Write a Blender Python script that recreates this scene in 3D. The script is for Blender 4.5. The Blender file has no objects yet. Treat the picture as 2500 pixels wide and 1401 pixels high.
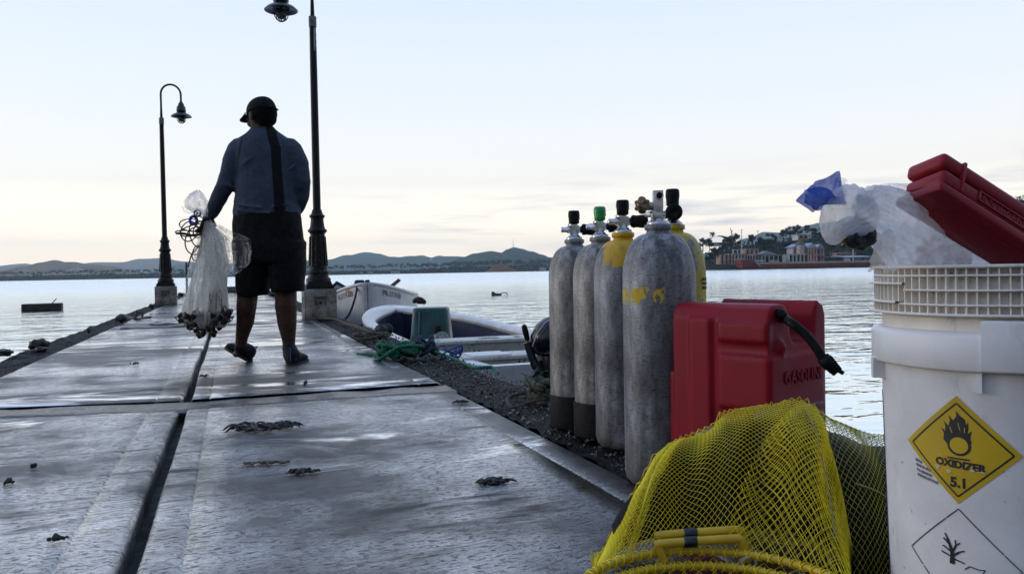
import bpy, bmesh, math, random
from mathutils import Vector, Matrix, noise
from math import sin, cos, pi, radians, sqrt
R = random.Random(11)
sc = bpy.context.scene
COL = sc.collection
V = Vector
# ------------------------------------------------------------------ camera
FPX = 1944.0
CAM = V((0, 0, 0.55))
_y, _p, _r = radians(19.4), radians(-1.15), radians(1.05)
F0 = V((sin(_y), cos(_y), 0)); R0 = V((cos(_y), -sin(_y), 0)); Z = V((0, 0, 1))
CF = F0*cos(_p) + Z*sin(_p); _u = Z*cos(_p) - F0*sin(_p)
CR = R0*cos(_r) - _u*sin(_r); CU = _u*cos(_r) + R0*sin(_r)
cam = bpy.data.objects.new('camera', bpy.data.cameras.new('camera')); COL.objects.link(cam)
cam.data.sensor_width = 36; cam.data.lens = 36*FPX/2500
cam.data.clip_start = 0.02; cam.data.clip_end = 30000
cam.matrix_world = Matrix(((CR.x, CU.x, -CF.x, CAM.x), (CR.y, CU.y, -CF.y, CAM.y), (CR.z, CU.z, -CF.z, CAM.z), (0, 0, 0, 1)))
sc.camera = cam
sc.render.resolution_x, sc.render.resolution_y = 1024, 573
def P(px, py, d):
    """the place a measured distance d ahead of the viewpoint in the measured direction"""
    return CAM + (CF + CR*((px-1250)/FPX) + CU*((700.5-py)/FPX))*d
def G(px, py, z=0.0):
    r = CF + CR*((px-1250)/FPX) + CU*((700.5-py)/FPX)
    return CAM + r*((z-CAM.z)/r.z)
def HP(px, d, z=0.0):
    """ground plan point: bearing of px, distance d, height z"""
    p = CAM + (F0 + R0*((px-1250)/FPX))*d
    return V((p.x, p.y, z))
# ------------------------------------------------------------------ world and light
SUN_AZ = radians(-62)      # compass bearing from +Y, low over the bay to the left
SUN_EL = radians(7)
w = bpy.data.worlds.new('World'); sc.world = w; w.use_nodes = True
nt = w.node_tree; N = nt.nodes; L = nt.links; N.clear()
def wn(t, **k):
    n = N.new(t)
    for a, b in k.items(): setattr(n, a, b)
    return n
out = wn('ShaderNodeOutputWorld'); bg = wn('ShaderNodeBackground'); bg.inputs[1].default_value = 0.1
sky = wn('ShaderNodeTexSky', sky_type='NISHITA', sun_disc=False, sun_elevation=SUN_EL, sun_rotation=SUN_AZ)
sky.dust_density = 1.5; sky.ozone_density = 2.0
tc = wn('ShaderNodeTexCoord'); sep = wn('ShaderNodeSeparateXYZ'); L.new(tc.outputs['Generated'], sep.inputs[0])
rp = wn('ShaderNodeValToRGB'); L.new(sep.outputs['Z'], rp.inputs[0])
els = [(0.0, (2.08, 1.66, 1.22)), (.05, (1.58, 1.36, 1.09)), (.11, (1.0, .955, .87)), (.20, (.81, .85, .92)), (.33, (.66, .75, .94)), (.5, (.56, .70, 1.0)), (.75, (.45, .63, .98)), (1.0, (.36, .54, .92))]
e = rp.color_ramp.elements
while len(e) < len(els): e.new(0.5)
for i, (p, c) in enumerate(els): e[i].position = p; e[i].color = (*c, 1)
# the sky is darker away from the bright bay
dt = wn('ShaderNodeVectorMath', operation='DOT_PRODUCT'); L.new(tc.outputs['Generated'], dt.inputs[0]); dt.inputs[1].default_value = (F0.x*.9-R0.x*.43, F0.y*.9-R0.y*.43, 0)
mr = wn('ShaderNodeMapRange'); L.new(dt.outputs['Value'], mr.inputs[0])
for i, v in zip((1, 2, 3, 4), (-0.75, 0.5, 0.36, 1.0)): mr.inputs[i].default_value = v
# thin streaks of cloud low over the horizon
az = wn('ShaderNodeMath', operation='ARCTAN2'); L.new(sep.outputs['X'], az.inputs[0]); L.new(sep.outputs['Y'], az.inputs[1])
cx = wn('ShaderNodeCombineXYZ')
m1 = wn('ShaderNodeMath', operation='MULTIPLY'); L.new(az.outputs[0], m1.inputs[0]); m1.inputs[1].default_value = 7.0
m2 = wn('ShaderNodeMath', operation='MULTIPLY'); L.new(sep.outputs['Z'], m2.inputs[0]); m2.inputs[1].default_value = 70.0
L.new(m1.outputs[0], cx.inputs[0]); L.new(m2.outputs[0], cx.inputs[1])
nz = wn('ShaderNodeTexNoise'); nz.inputs['Scale'].default_value = 0.85; nz.inputs['Detail'].default_value = 5; nz.inputs['Roughness'].default_value = .55
L.new(cx.outputs[0], nz.inputs['Vector'])
cr = wn('ShaderNodeValToRGB'); L.new(nz.outputs[0], cr.inputs[0]); cr.color_ramp.elements[0].position = .5; cr.color_ramp.elements[1].position = .68
zm = wn('ShaderNodeValToRGB'); L.new(sep.outputs['Z'], zm.inputs[0])
zl = [(0.02, 0.0), (0.04, 1), (.075, 1), (.13, .12), (.2, 0)]
ze = zm.color_ramp.elements
while len(ze) < len(zl): ze.new(.5)
for i, (p, c) in enumerate(zl): ze[i].position = p; ze[i].color = (c, c, c, 1)
# more cloud to the right
am = wn('ShaderNodeMapRange'); L.new(az.outputs[0], am.inputs[0])
for i, v in zip((1, 2, 3, 4), (0.05, 0.45, 0.1, 0.75)): am.inputs[i].default_value = v
c1 = wn('ShaderNodeMath', operation='MULTIPLY'); L.new(cr.outputs[0], c1.inputs[0]); L.new(zm.outputs[0], c1.inputs[1])
c2 = wn('ShaderNodeMath', operation='MULTIPLY'); L.new(c1.outputs[0], c2.inputs[0]); L.new(am.outputs[0], c2.inputs[1])
cm = wn('ShaderNodeMixRGB'); L.new(c2.outputs[0], cm.inputs[0]); L.new(rp.outputs[0], cm.inputs[1]); cm.inputs[2].default_value = (.66, .66, .70, 1)
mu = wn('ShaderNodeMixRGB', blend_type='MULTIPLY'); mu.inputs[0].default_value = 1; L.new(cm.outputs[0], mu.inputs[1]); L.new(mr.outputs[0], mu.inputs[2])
x10 = wn('ShaderNodeMixRGB', blend_type='MULTIPLY'); x10.inputs[0].default_value = 1; L.new(mu.outputs[0], x10.inputs[1]); x10.inputs[2].default_value = (10, 10, 10, 1)
mx = wn('ShaderNodeMixRGB'); mx.inputs[0].default_value = .9; L.new(sky.outputs[0], mx.inputs[1]); L.new(x10.outputs[0], mx.inputs[2])
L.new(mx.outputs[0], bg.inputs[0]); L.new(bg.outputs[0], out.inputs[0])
sl = bpy.data.lights.new('sun', 'SUN'); sun = bpy.data.objects.new('sun', sl); COL.objects.link(sun)
sl.energy = 0.5; sl.angle = radians(12); sl.color = (1, .86, .7)
sun.rotation_euler = V((sin(SUN_AZ)*cos(SUN_EL), cos(SUN_AZ)*cos(SUN_EL), sin(SUN_EL))).to_track_quat('Z', 'Y').to_euler()
vs = sc.view_settings
vs.view_transform = 'Standard'; vs.look = 'None'; vs.exposure = 0.4; vs.gamma = 1; vs.use_curve_mapping = False
sc.cycles.use_denoising = True; sc.cycles.max_bounces = 8; sc.cycles.transparent_max_bounces = 24
sc.cycles.volume_bounces = 0; sc.cycles.caustics_reflective = False; sc.cycles.caustics_refractive = False
# ------------------------------------------------------------------ object helpers
def tag(o, label=None, cat=None, group=None, kind=None):
    if label: o['label'] = label
    if cat: o['category'] = cat
    if group: o['group'] = group
    if kind: o['kind'] = kind
    return o
def thing(name, label, cat, loc=(0, 0, 0), group=None):
    o = bpy.data.objects.new(name, None); COL.objects.link(o); o.location = loc; o.empty_display_size = .1
    return tag(o, label, cat, group)
def dup(o, parent=None):
    c = o.copy(); COL.objects.link(c)
    if parent is not None: c.parent = parent
    for ch in list(o.children): dup(ch, c)
    return c
def org(o):
    p = V((0, 0, 0))
    while o is not None: p = p + o.location; o = o.parent
    return p
def frame(a, b=None):
    """rotation whose Z is a and X leans to b"""
    a = V(a).normalized()
    b = V(b) if b is not None else (V((1, 0, 0)) if abs(a.x) < .9 else V((0, 1, 0)))
    x = (b - a*b.dot(a)).normalized(); y = a.cross(x)
    return Matrix(((x.x, y.x, a.x), (x.y, y.y, a.y), (x.z, y.z, a.z)))
class MB:
    def __init__(s): s.v = []; s.f = []; s.m = []; s.s = []
    def add(s, vs, fs, mi=0, smooth=True):
        o = len(s.v); s.v += [V(x) for x in vs]
        for f in fs: s.f.append([i+o for i in f]); s.m.append(mi); s.s.append(smooth)
        return s
    def box(s, c, size, rot=None, mi=0, top=(1, 1), shift=(0, 0)):
        c = V(c); hx, hy, hz = [q/2 for q in size]; vs = []
        for k in (-1, 1):
            for j in (-1, 1):
                for i in (-1, 1):
                    p = V((i*hx*(top[0] if k > 0 else 1)+(shift[0] if k > 0 else 0), j*hy*(top[1] if k > 0 else 1)+(shift[1] if k > 0 else 0), k*hz))
                    vs.append(c + (rot @ p if rot else p))
        return s.add(vs, [(0, 2, 3, 1), (4, 5, 7, 6), (0, 1, 5, 4), (2, 6, 7, 3), (0, 4, 6, 2), (1, 3, 7, 5)], mi, False)
    def loft(s, rings, mi=0, cap=True, closed=True, smooth=True, loop=False):
        n = len(rings[0]); vs = [p for r in rings for p in r]; fs = []
        m = len(rings)
        for k in range(m if loop else m-1):
            for i in range(n if closed else n-1):
                a, b = k*n+i, k*n+(i+1) % n; k2 = ((k+1) % m)*n
                fs.append((a, b, k2+(i+1) % n, k2+i))
        s.add(vs, fs, mi, smooth)
        if cap and closed and not loop:
            s.add(rings[0], [list(range(n))[::-1]], mi, smooth); s.add(rings[-1], [list(range(n))], mi, smooth)
        return s
    def tube(s, pts, rad, n=8, mi=0, cap=True, loop=False, flat=1.0, up=None):
        pts = [V(p) for p in pts]; m = len(pts); rings = []
        if not hasattr(rad, '__len__'): rad = [rad]*m
        px = V(up) if up is not None else None
        for i in range(m):
            t = (pts[(i+1) % m]-pts[i-1]) if loop else (pts[min(i+1, m-1)]-pts[max(i-1, 0)])
            if t.length < 1e-9: t = V((0, 0, 1))
            t.normalize()
            if px is None: px = V((0, 0, 1)) if abs(t.z) < .9 else V((1, 0, 0))
            x = px - t*px.dot(t)
            if x.length < 1e-6: x = t.orthogonal()
            x.normalize(); y = t.cross(x); px = x
            rings.append([pts[i] + (x*cos(2*pi*j/n)*flat + y*sin(2*pi*j/n))*rad[i] for j in range(n)])
        return s.loft(rings, mi, cap, True, True, loop)
    def ball(s, c, r, mi=0, nu=12, nv=8, rot=None):
        c = V(c); r = r if hasattr(r, '__len__') else (r, r, r); rings = []
        for k in range(nv+1):
            t = pi*k/nv; q = max(sin(t), .02)
            ring = []
            for i in range(nu):
                p = V((r[0]*q*cos(2*pi*i/nu), r[1]*q*sin(2*pi*i/nu), -r[2]*cos(t)))
                ring.append(c + (rot @ p if rot else p))
            rings.append(ring)
        return s.loft(rings, mi)
    def limb(s, pts, rad, n=12, mi=0):
        """a tapered limb with round ends"""
        pts = [V(p) for p in pts]
        d0 = (pts[0]-pts[1]).normalized(); d1 = (pts[-1]-pts[-2]).normalized()
        a = [pts[0]+d0*rad[0]*.95, pts[0]+d0*rad[0]*.6]; b = [pts[-1]+d1*rad[-1]*.6, pts[-1]+d1*rad[-1]*.95]
        return s.tube(a+pts+b, [rad[0]*.25, rad[0]*.8]+list(rad)+[rad[-1]*.8, rad[-1]*.25], n, mi)
    def lathe(s, prof, n=24, M=None, c=(0, 0, 0), mi=0, a0=0.0, a1=2*pi, cap=True, smooth=True):
        c = V(c); rings = []; full = abs(a1-a0-2*pi) < 1e-6
        k = n if full else n+1
        for r, z in prof:
            ring = []
            for i in range(k):
                a = a0+(a1-a0)*i/n; p = V((r*cos(a), r*sin(a), z)); ring.append(c+(M @ p if M else p))
            rings.append(ring)
        return s.loft(rings, mi, cap and full, full, smooth)
    def grid(s, fn, nu, nv, mi=0, smooth=True, cu=False):
        vs = [fn(i/nu, j/nv) for j in range(nv+1) for i in range(nu+1)]
        fs = [(j*(nu+1)+i, j*(nu+1)+i+1, (j+1)*(nu+1)+i+1, (j+1)*(nu+1)+i) for j in range(nv) for i in range(nu)]
        return s.add(vs, fs, mi, smooth)
    def prism(s, outline, e1, e2, e3, o, depth, mi=0, smooth=False):
        """outline in the e1,e2 plane pushed along e3"""
        a = [V(o)+e1*x+e2*y for x, y in outline]; b = [p+e3*depth for p in a]; n = len(a)
        s.add(a+b, [list(range(n))[::-1], [n+i for i in range(n)]]+[(i, (i+1) % n, n+(i+1) % n, n+i) for i in range(n)], mi, smooth)
        return s
    def build(s, name, mats, parent=None, local=False, bevel=0, seg=2, sub=0, loc=None, weld=False):
        me = bpy.data.meshes.new(name)
        o = bpy.data.objects.new(name, me); COL.objects.link(o)
        if parent is not None: o.parent = parent
        off = V((0, 0, 0))
        if not local:
            off = org(parent) if parent is not None else V((0, 0, 0))
            if loc is not None: o.location = V(loc)-off; off = V(loc)
        elif loc is not None: o.location = loc
        me.from_pydata([tuple(p-off) for p in s.v], [], s.f)
        mats = mats if isinstance(mats, (list, tuple)) else [mats]
        for m in mats: me.materials.append(m)
        me.polygons.foreach_set('material_index', s.m); me.polygons.foreach_set('use_smooth', s.s); me.update()
        bm = bmesh.new(); bm.from_mesh(me)
        if weld: bmesh.ops.remove_doubles(bm, verts=bm.verts, dist=1e-5)
        bmesh.ops.recalc_face_normals(bm, faces=bm.faces); bm.to_mesh(me); bm.free()
        if bevel:
            b = o.modifiers.new('b', 'BEVEL'); b.width = bevel; b.segments = seg; b.limit_method = 'ANGLE'; b.angle_limit = radians(40)
            b.harden_normals = False
            for p in me.polygons: p.use_smooth = True
        if sub:
            m = o.modifiers.new('s', 'SUBSURF'); m.levels = sub; m.render_levels = sub
        return o
def remesh(o, vox, it=6, disp=None):
    m = o.modifiers.new('r', 'REMESH'); m.mode = 'VOXEL'; m.voxel_size = vox; m.use_smooth_shade = True
    if it:
        q = o.modifiers.new('sm', 'SMOOTH'); q.iterations = it; q.factor = .5
    if disp:
        t = bpy.data.textures.new('wrinkle', 'CLOUDS'); t.noise_scale = disp[1]; t.noise_depth = 2
        d = o.modifiers.new('d', 'DISPLACE'); d.texture = t; d.strength = disp[0]; d.mid_level = .5
    return o
def smooth_path(pts, k=6):
    """Catmull-Rom through pts"""
    pts = [V(p) for p in pts]; r = []
    for i in range(len(pts)-1):
        p0, p1, p2, p3 = pts[max(i-1, 0)], pts[i], pts[i+1], pts[min(i+2, len(pts)-1)]
        for j in range(k):
            t = j/k
            r.append(.5*((2*p1)+(p2-p0)*t+(2*p0-5*p1+4*p2-p3)*t*t+(3*p1-p0-3*p2+p3)*t**3))
    return r+[pts[-1]]
def nv(p, s=1.0, seed=0):
    p = V(p)*s+V((seed*7.3, seed*3.1, seed*5.7)); return noise.noise_vector(p)
def nf(p, s=1.0, seed=0): return noise.noise(V(p)*s+V((seed*7.3, seed*3.1, seed*5.7)))
# ------------------------------------------------------------------ materials
class NT:
    """small node-graph helper"""
    def __init__(s, name):
        s.m = bpy.data.materials.new(name); s.m.use_nodes = True; s.t = s.m.node_tree; s.n = s.t.nodes; s.l = s.t.links
        s.p = s.n['Principled BSDF']; s.o = s.n['Material Output']
        s.tc = s.n.new('ShaderNodeTexCoord')
    def set(s, sock, v):
        if isinstance(v, bpy.types.NodeSocket): s.l.new(v, sock)
        elif isinstance(v, (tuple, list)) and len(v) == 3 and sock.type == 'RGBA': sock.default_value = (*v, 1)
        else: sock.default_value = v
    def P(s, **k):
        for a, b in k.items(): s.set(s.p.inputs[a.replace('_', ' ')], b)
    def mapv(s, scale=(1, 1, 1), rot=(0, 0, 0), src='Object', loc=(0, 0, 0)):
        m = s.n.new('ShaderNodeMapping'); s.l.new(s.tc.outputs[src], m.inputs[0])
        m.inputs['Scale'].default_value = scale; m.inputs['Rotation'].default_value = rot; m.inputs['Location'].default_value = loc
        return m.outputs[0]
    def noise(s, sc_, vec=None, det=4, rough=.55, dist=0):
        n = s.n.new('ShaderNodeTexNoise'); s.l.new(vec if vec is not None else s.tc.outputs['Object'], n.inputs['Vector'])
        n.inputs['Scale'].default_value = sc_; n.inputs['Detail'].default_value = det; n.inputs['Roughness'].default_value = rough; n.inputs['Distortion'].default_value = dist
        return n.outputs[0]
    def vor(s, sc_, vec=None, feature='F1'):
        n = s.n.new('ShaderNodeTexVoronoi'); n.feature = feature; s.l.new(vec if vec is not None else s.tc.outputs['Object'], n.inputs['Vector'])
        n.inputs['Scale'].default_value = sc_; return n.outputs[0]
    def ramp(s, x, *stops):
        r = s.n.new('ShaderNodeValToRGB'); s.l.new(x, r.inputs[0]); e = r.color_ramp.elements
        while len(e) < len(stops): e.new(.5)
        for i, (p, c) in enumerate(stops):
            e[i].position = p; e[i].color = (*c, 1) if hasattr(c, '__len__') else (c, c, c, 1)
        return r.outputs[0]
    def mix(s, f, a, b, mode='MIX'):
        n = s.n.new('ShaderNodeMixRGB'); n.blend_type = mode; s.set(n.inputs[0], f); s.set(n.inputs[1], a); s.set(n.inputs[2], b); return n.outputs[0]
    def math(s, op, a, b=0.0, clamp=False):
        n = s.n.new('ShaderNodeMath'); n.operation = op; n.use_clamp = clamp; s.set(n.inputs[0], a); s.set(n.inputs[1], b); return n.outputs[0]
    def mr(s, x, a, b, c=0.0, d=1.0, smooth=False):
        n = s.n.new('ShaderNodeMapRange'); s.set(n.inputs[0], x)
        if smooth: n.interpolation_type = 'SMOOTHSTEP'
        for i, v in zip((1, 2, 3, 4), (a, b, c, d)): n.inputs[i].default_value = v
        return n.outputs[0]
    def xyz(s, vec=None):
        n = s.n.new('ShaderNodeSeparateXYZ'); s.l.new(vec if vec is not None else s.tc.outputs['Object'], n.inputs[0]); return n.outputs
    def dot(s, v, vec=None):
        n = s.n.new('ShaderNodeVectorMath'); n.operation = 'DOT_PRODUCT'; s.l.new(vec if vec is not None else s.tc.outputs['Object'], n.inputs[0]); n.inputs[1].default_value = tuple(v); return n.outputs['Value']
    def gloss(s, fac_lo, fac_fres, ior, rough, cov=None, tint=(.92, .96, 1.0), normal=None):
        """a clear wet film over the surface"""
        gl = s.n.new('ShaderNodeBsdfGlossy'); s.set(gl.inputs['Color'], tint); s.set(gl.inputs['Roughness'], rough)
        fr = s.n.new('ShaderNodeFresnel'); fr.inputs['IOR'].default_value = ior
        if normal is not None: s.l.new(normal, gl.inputs['Normal']); s.l.new(normal, fr.inputs['Normal'])
        f = s.math('ADD', s.math('MULTIPLY', fr.outputs[0], fac_fres), fac_lo, True)
        if cov is not None: f = s.math('MULTIPLY', f, cov)
        m = s.n.new('ShaderNodeMixShader'); s.l.new(f, m.inputs[0]); s.l.new(s.p.outputs[0], m.inputs[1]); s.l.new(gl.outputs[0], m.inputs[2]); s.l.new(m.outputs[0], s.o.inputs['Surface'])
    def bump(s, h, strength=.3, dist=.01, prev=None):
        b = s.n.new('ShaderNodeBump'); b.inputs['Strength'].default_value = strength; b.inputs['Distance'].default_value = dist; s.l.new(h, b.inputs['Height'])
        if prev is not None: s.l.new(prev, b.inputs['Normal'])
        s.l.new(b.outputs[0], s.p.inputs['Normal']); return b.outputs[0]
def mat(name, base, c2=None, rough=.55, metal=0, scale=6, bump=None, r2=None, spec=None, lo=.35, hi=.65, det=5, stretch=(1, 1, 1), **kw):
    g = NT(name); vec = g.mapv(stretch)
    n = g.noise(scale, vec, det)
    g.P(Base_Color=g.ramp(n, (lo, base), (hi, c2)) if c2 else base, Metallic=metal)
    if not c2:
        h = g.noise(scale*1.7, vec, det); d = tuple(x*.72 for x in base); g.P(Base_Color=g.ramp(h, (.3, d), (.6, base)))
    n2 = g.noise(scale*2.3, vec, 4)
    g.P(Roughness=g.mr(n2, .3, .7, rough*.8 if r2 is None else rough, min(1, rough*1.2) if r2 is None else r2))
    if spec is not None: g.P(Specular_IOR_Level=spec)
    if bump: g.bump(g.noise(bump[0], vec, 5), bump[1], bump[2] if len(bump) > 2 else .01)
    for k, v in kw.items(): g.P(**{k: v})
    return g.m
# ------------------------------------------------------------------ setting: water, pier, hills, haze
WL = -0.70
def m_water():
    g = NT('bay_water')
    g.P(Base_Color=(.006, .05, .12), IOR=1.33)
    rz = -_y
    v1 = g.mapv((.75, 1.5, 1), (0, 0, rz)); v2 = g.mapv((1, 1.7, 1), (0, 0, rz+.3)); v3 = g.mapv((1, 1.4, 1), (0, 0, rz-.35))
    h = g.math('ADD', g.math('MULTIPLY', g.noise(.55, v1, 2, .5, .6), 1.5), g.math('ADD', g.math('MULTIPLY', g.noise(1.9, v2, 2, .5, .5), .36), g.math('MULTIPLY', g.noise(6.5, v3, 2, .5), .04)))
    px = g.n.new('ShaderNodeVectorMath'); px.operation = 'LENGTH'; g.l.new(g.tc.outputs['Object'], px.inputs[0])
    far = g.mr(px.outputs['Value'], 8, 150, 1.0, .85)
    b = g.bump(g.math('MULTIPLY', h, far), 1.0, .075)
    g.gloss(.60, .75, 1.5, g.mr(px.outputs['Value'], 10, 110, .03, .22), None, (.84, .93, 1.0), b)
    return g.m
MB().grid(lambda u, v: V(((u-.5)*12800, (v-.5)*12800, WL)), 40, 40).build('water', m_water())
tag(bpy.data.objects['water'], kind='structure')
def m_deck():
    g = NT('wet_concrete')
    x, y, z = g.xyz()
    big = g.noise(1.3, g.mapv((1, 1.6, 1)), 5, .6, .8); mid = g.noise(6, g.mapv((1, 2.5, 1)), 6, .65); fine = g.noise(190, None, 3, .75)
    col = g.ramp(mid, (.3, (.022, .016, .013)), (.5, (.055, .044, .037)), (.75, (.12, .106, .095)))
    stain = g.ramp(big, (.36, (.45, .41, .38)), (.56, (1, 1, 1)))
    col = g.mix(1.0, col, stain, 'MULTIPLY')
    speck = g.ramp(g.noise(55, None, 2, .6), (.30, (.35, .33, .3)), (.38, (1, 1, 1)))
    col = g.mix(.8, col, speck, 'MULTIPLY')
    g.P(Base_Color=col)
    wn_ = g.math('ADD', g.math('MULTIPLY', g.noise(1.6, g.mapv((.8, 2.0, 1), (0, 0, .12)), 4, .6, 1.0), .62), g.math('MULTIPLY', g.noise(7, g.mapv((.45, 2.6, 1), (0, 0, .06)), 5, .7, .5), .38))
    wet = g.ramp(wn_, (.36, 0.0), (.45, .8), (.55, 1.0))
    streak = g.ramp(g.noise(1.0, g.mapv((30, 85, 1), (0, 0, .05)), 4, .7), (.36, 0.0), (.46, 1.0))
    pits = g.ramp(g.noise(70, g.mapv((.7, 1.3, 1)), 3, .7), (.36, 0.0), (.46, 1.0))
    cov = g.math('MULTIPLY', wet, g.math('MULTIPLY', g.mr(streak, 0, 1, .18, 1), g.mr(pits, 0, 1, .12, 1)))
    brd = g.mr(x, .84, .90, 0.0, 1.0); cov = g.math('MULTIPLY', cov, g.mr(brd, 0, 1, 1, .30))
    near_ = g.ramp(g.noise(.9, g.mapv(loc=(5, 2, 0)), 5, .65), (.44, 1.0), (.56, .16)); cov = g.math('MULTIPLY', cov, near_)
    g.P(Roughness=g.mr(cov, 0, 1, .6, .25), IOR=1.45)
    broom = g.noise(1.0, g.mapv((26, 95, 1), (0, 0, .05)), 4, .65); lump_ = g.noise(30, g.mapv((.8, 1.3, 1)), 4, .65)
    h = g.math('ADD', g.math('MULTIPLY', broom, .8), g.math('ADD', g.math('MULTIPLY', fine, .75), g.math('MULTIPLY', lump_, .40)))
    pud = g.ramp(g.noise(1.1, g.mapv((.7, 1.9, 1), (0, 0, .1), loc=(3.4, 11.3, 0)), 5, .66, .8), (.53, 1.0), (.62, .15))
    cov = g.math('MAXIMUM', cov, g.math('MULTIPLY', g.mr(pud, .12, 1, 1, 0), .95))
    vc = g.n.new('ShaderNodeTexVoronoi'); vc.feature = 'DISTANCE_TO_EDGE'; vc.inputs['Scale'].default_value = .55
    wv_ = g.n.new('ShaderNodeVectorMath'); wv_.operation = 'ADD'; g.l.new(g.tc.outputs['Object'], wv_.inputs[0])
    nn_ = g.n.new('ShaderNodeTexNoise'); nn_.inputs['Scale'].default_value = 2.2; nn_.inputs['Detail'].default_value = 5; g.l.new(g.tc.outputs['Object'], nn_.inputs['Vector']); g.l.new(nn_.outputs['Color'], wv_.inputs[1]); g.l.new(wv_.outputs[0], vc.inputs['Vector'])
    crack = g.math('MULTIPLY', g.mr(vc.outputs[0], .0015, .0045, 1.0, 0.0), g.ramp(g.noise(1.3, g.mapv(loc=(2, 9, 0)), 3, .6), (.50, 0.0), (.56, 1.0)))
    cov = g.math('MULTIPLY', cov, g.mr(crack, 0, 1, 1, .1)); g.P(Base_Color=g.mix(crack, col, (.008, .007, .006)))
    h = g.math('SUBTRACT', g.math('MULTIPLY', h, pud), g.math('MULTIPLY', crack, 1.2))
    b = g.bump(h, 1.0, .0036)
    g.gloss(.30, 2.0, 1.45, g.mr(wet, 0, 1, .22, .09), cov, (.93, .96, 1.0), b)
    return g.m
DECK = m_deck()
gap_m = mat('joint_dirt', (.012, .011, .010), rough=.8, bump=(60, .5))
def slab(prof, y0, y1, skew=(0, 0, 0), seed=0):
    """cross-section (x,z) list run along the pier; skew = end offsets (x ref, dY per x at the near end, at the far end)"""
    n = max(2, int((y1-y0)/.12)); mb = MB(); rings = []
    for k in range(n+1):
        t = k/n; ring = []
        for x, z in prof:
            ys = (x-skew[0])*skew[1]; ye = (x-skew[0])*skew[2]
            y = y0+ys+(y1+ye-y0-ys)*t
            j = nf((x*3, y*1.6, 0), 1, seed)*.006 if z > -.03 else 0
            edge = 1.0 if abs(z) > .004 else 0.0
            zz = z+nf((x, y, 3), .9, seed)*.006
            if k in (0, n) and z > -.05: zz -= .004
            ring.append(V((x+j*edge*1.6, y, zz)))
        rings.append(ring)
        if k in (0, n-1):     # round off the slab's ends
            tt = .012/(y1-y0)
            s = tt if k == 0 else 1-tt
            ring2 = [V((p.x, y0+(x-skew[0])*skew[1]+(y1+(x-skew[0])*skew[2]-y0-(x-skew[0])*skew[1])*s, z+nf((x, y, 3), .9, seed)*.006)) for p, (x, z) in zip(ring, prof)]
            if k == 0: rings.append(ring2)
            else: last = ring2
    rings.insert(-1, last) if False else None
    mb.loft(rings, 0, False, False)
    return mb
def prof(x0, x1, grooves, r0=.012, r1=.012):
    p = [(x0, -.16), (x0, -r0*1.3), (x0+r0*.3, -r0*.4), (x0+r0, 0)]
    xs = []
    for gx in grooves: xs += [(gx-.0045, 0), (gx, -.006), (gx+.0045, 0)]
    k = x0+.08
    while k < x1-.05:
        if all(abs(k-gx) > .02 for gx in grooves): xs.append((k, 0))
        k += .09
    p += sorted(xs)
    return p+[(x1-r1, 0), (x1-r1*.3, -r1*.4), (x1, -r1*1.3), (x1, -.16)]
PL = prof(-1.27, -.222, [-.335], .02, .016); PR = prof(-.188, .985, [-.105, .865], .012, .03)
mb = MB()
ends = [(-3.0, 3.57), (3.86, 9.55), (9.62, 15.6), (15.66, 21.6), (21.66, 29.0)]
for i, (a, b) in enumerate(ends):
    sl_ = (-.2, 0, -.19) if i == 0 else ((-.2, -.19, 0) if i == 1 else (-.2, 0, 0))
    for pr, sd in ((PL, 1), (PR, 2)):
        q = slab(pr, a, b, sl_ if pr is PL else (-.2, 0, 0), sd+i*5); mb.add(q.v, q.f)
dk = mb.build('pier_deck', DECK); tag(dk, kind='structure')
# the patched cross strip between the first two slabs
def strip(u, v):
    x = -1.27+2.255*u; sk = (x+.2)*-.19 if x < -.2 else 0
    y = 3.59+.25*v+sk; e_ = min(v, 1-v); jag = nf((x*5, v*2, 0), 1.5, 4)*.010*(1 if e_ < .05 else .3)
    z = -.007+nf((x*4, y*6, 0), 1.5, 6)*.006-(.012 if e_ < .01 else 0)
    return V((x, y+jag, z))
STRIP = NT('rough_mortar'); n_ = STRIP.noise(7, STRIP.mapv((.7, 1.4, 1)), 6, .7); n2_ = STRIP.noise(50, None, 4, .7)
STRIP.P(Base_Color=STRIP.mix(STRIP.ramp(STRIP.noise(5, STRIP.mapv((1, 1, 1), loc=(4, 0, 0)), 4, .6), (.58, 0.0), (.68, 1.0)), STRIP.ramp(n_, (.3, (.022, .018, .016)), (.55, (.07, .058, .05)), (.75, (.16, .14, .125))), (.11, .055, .025)), Roughness=STRIP.mr(n2_, .3, .7, .3, .7), Coat_Weight=.3, Coat_Roughness=.2)
STRIP.bump(STRIP.math('ADD', n_, n2_), .9, .012)
tag(MB().grid(strip, 120, 10).build('pier_deck', STRIP.m), kind='structure')
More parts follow.
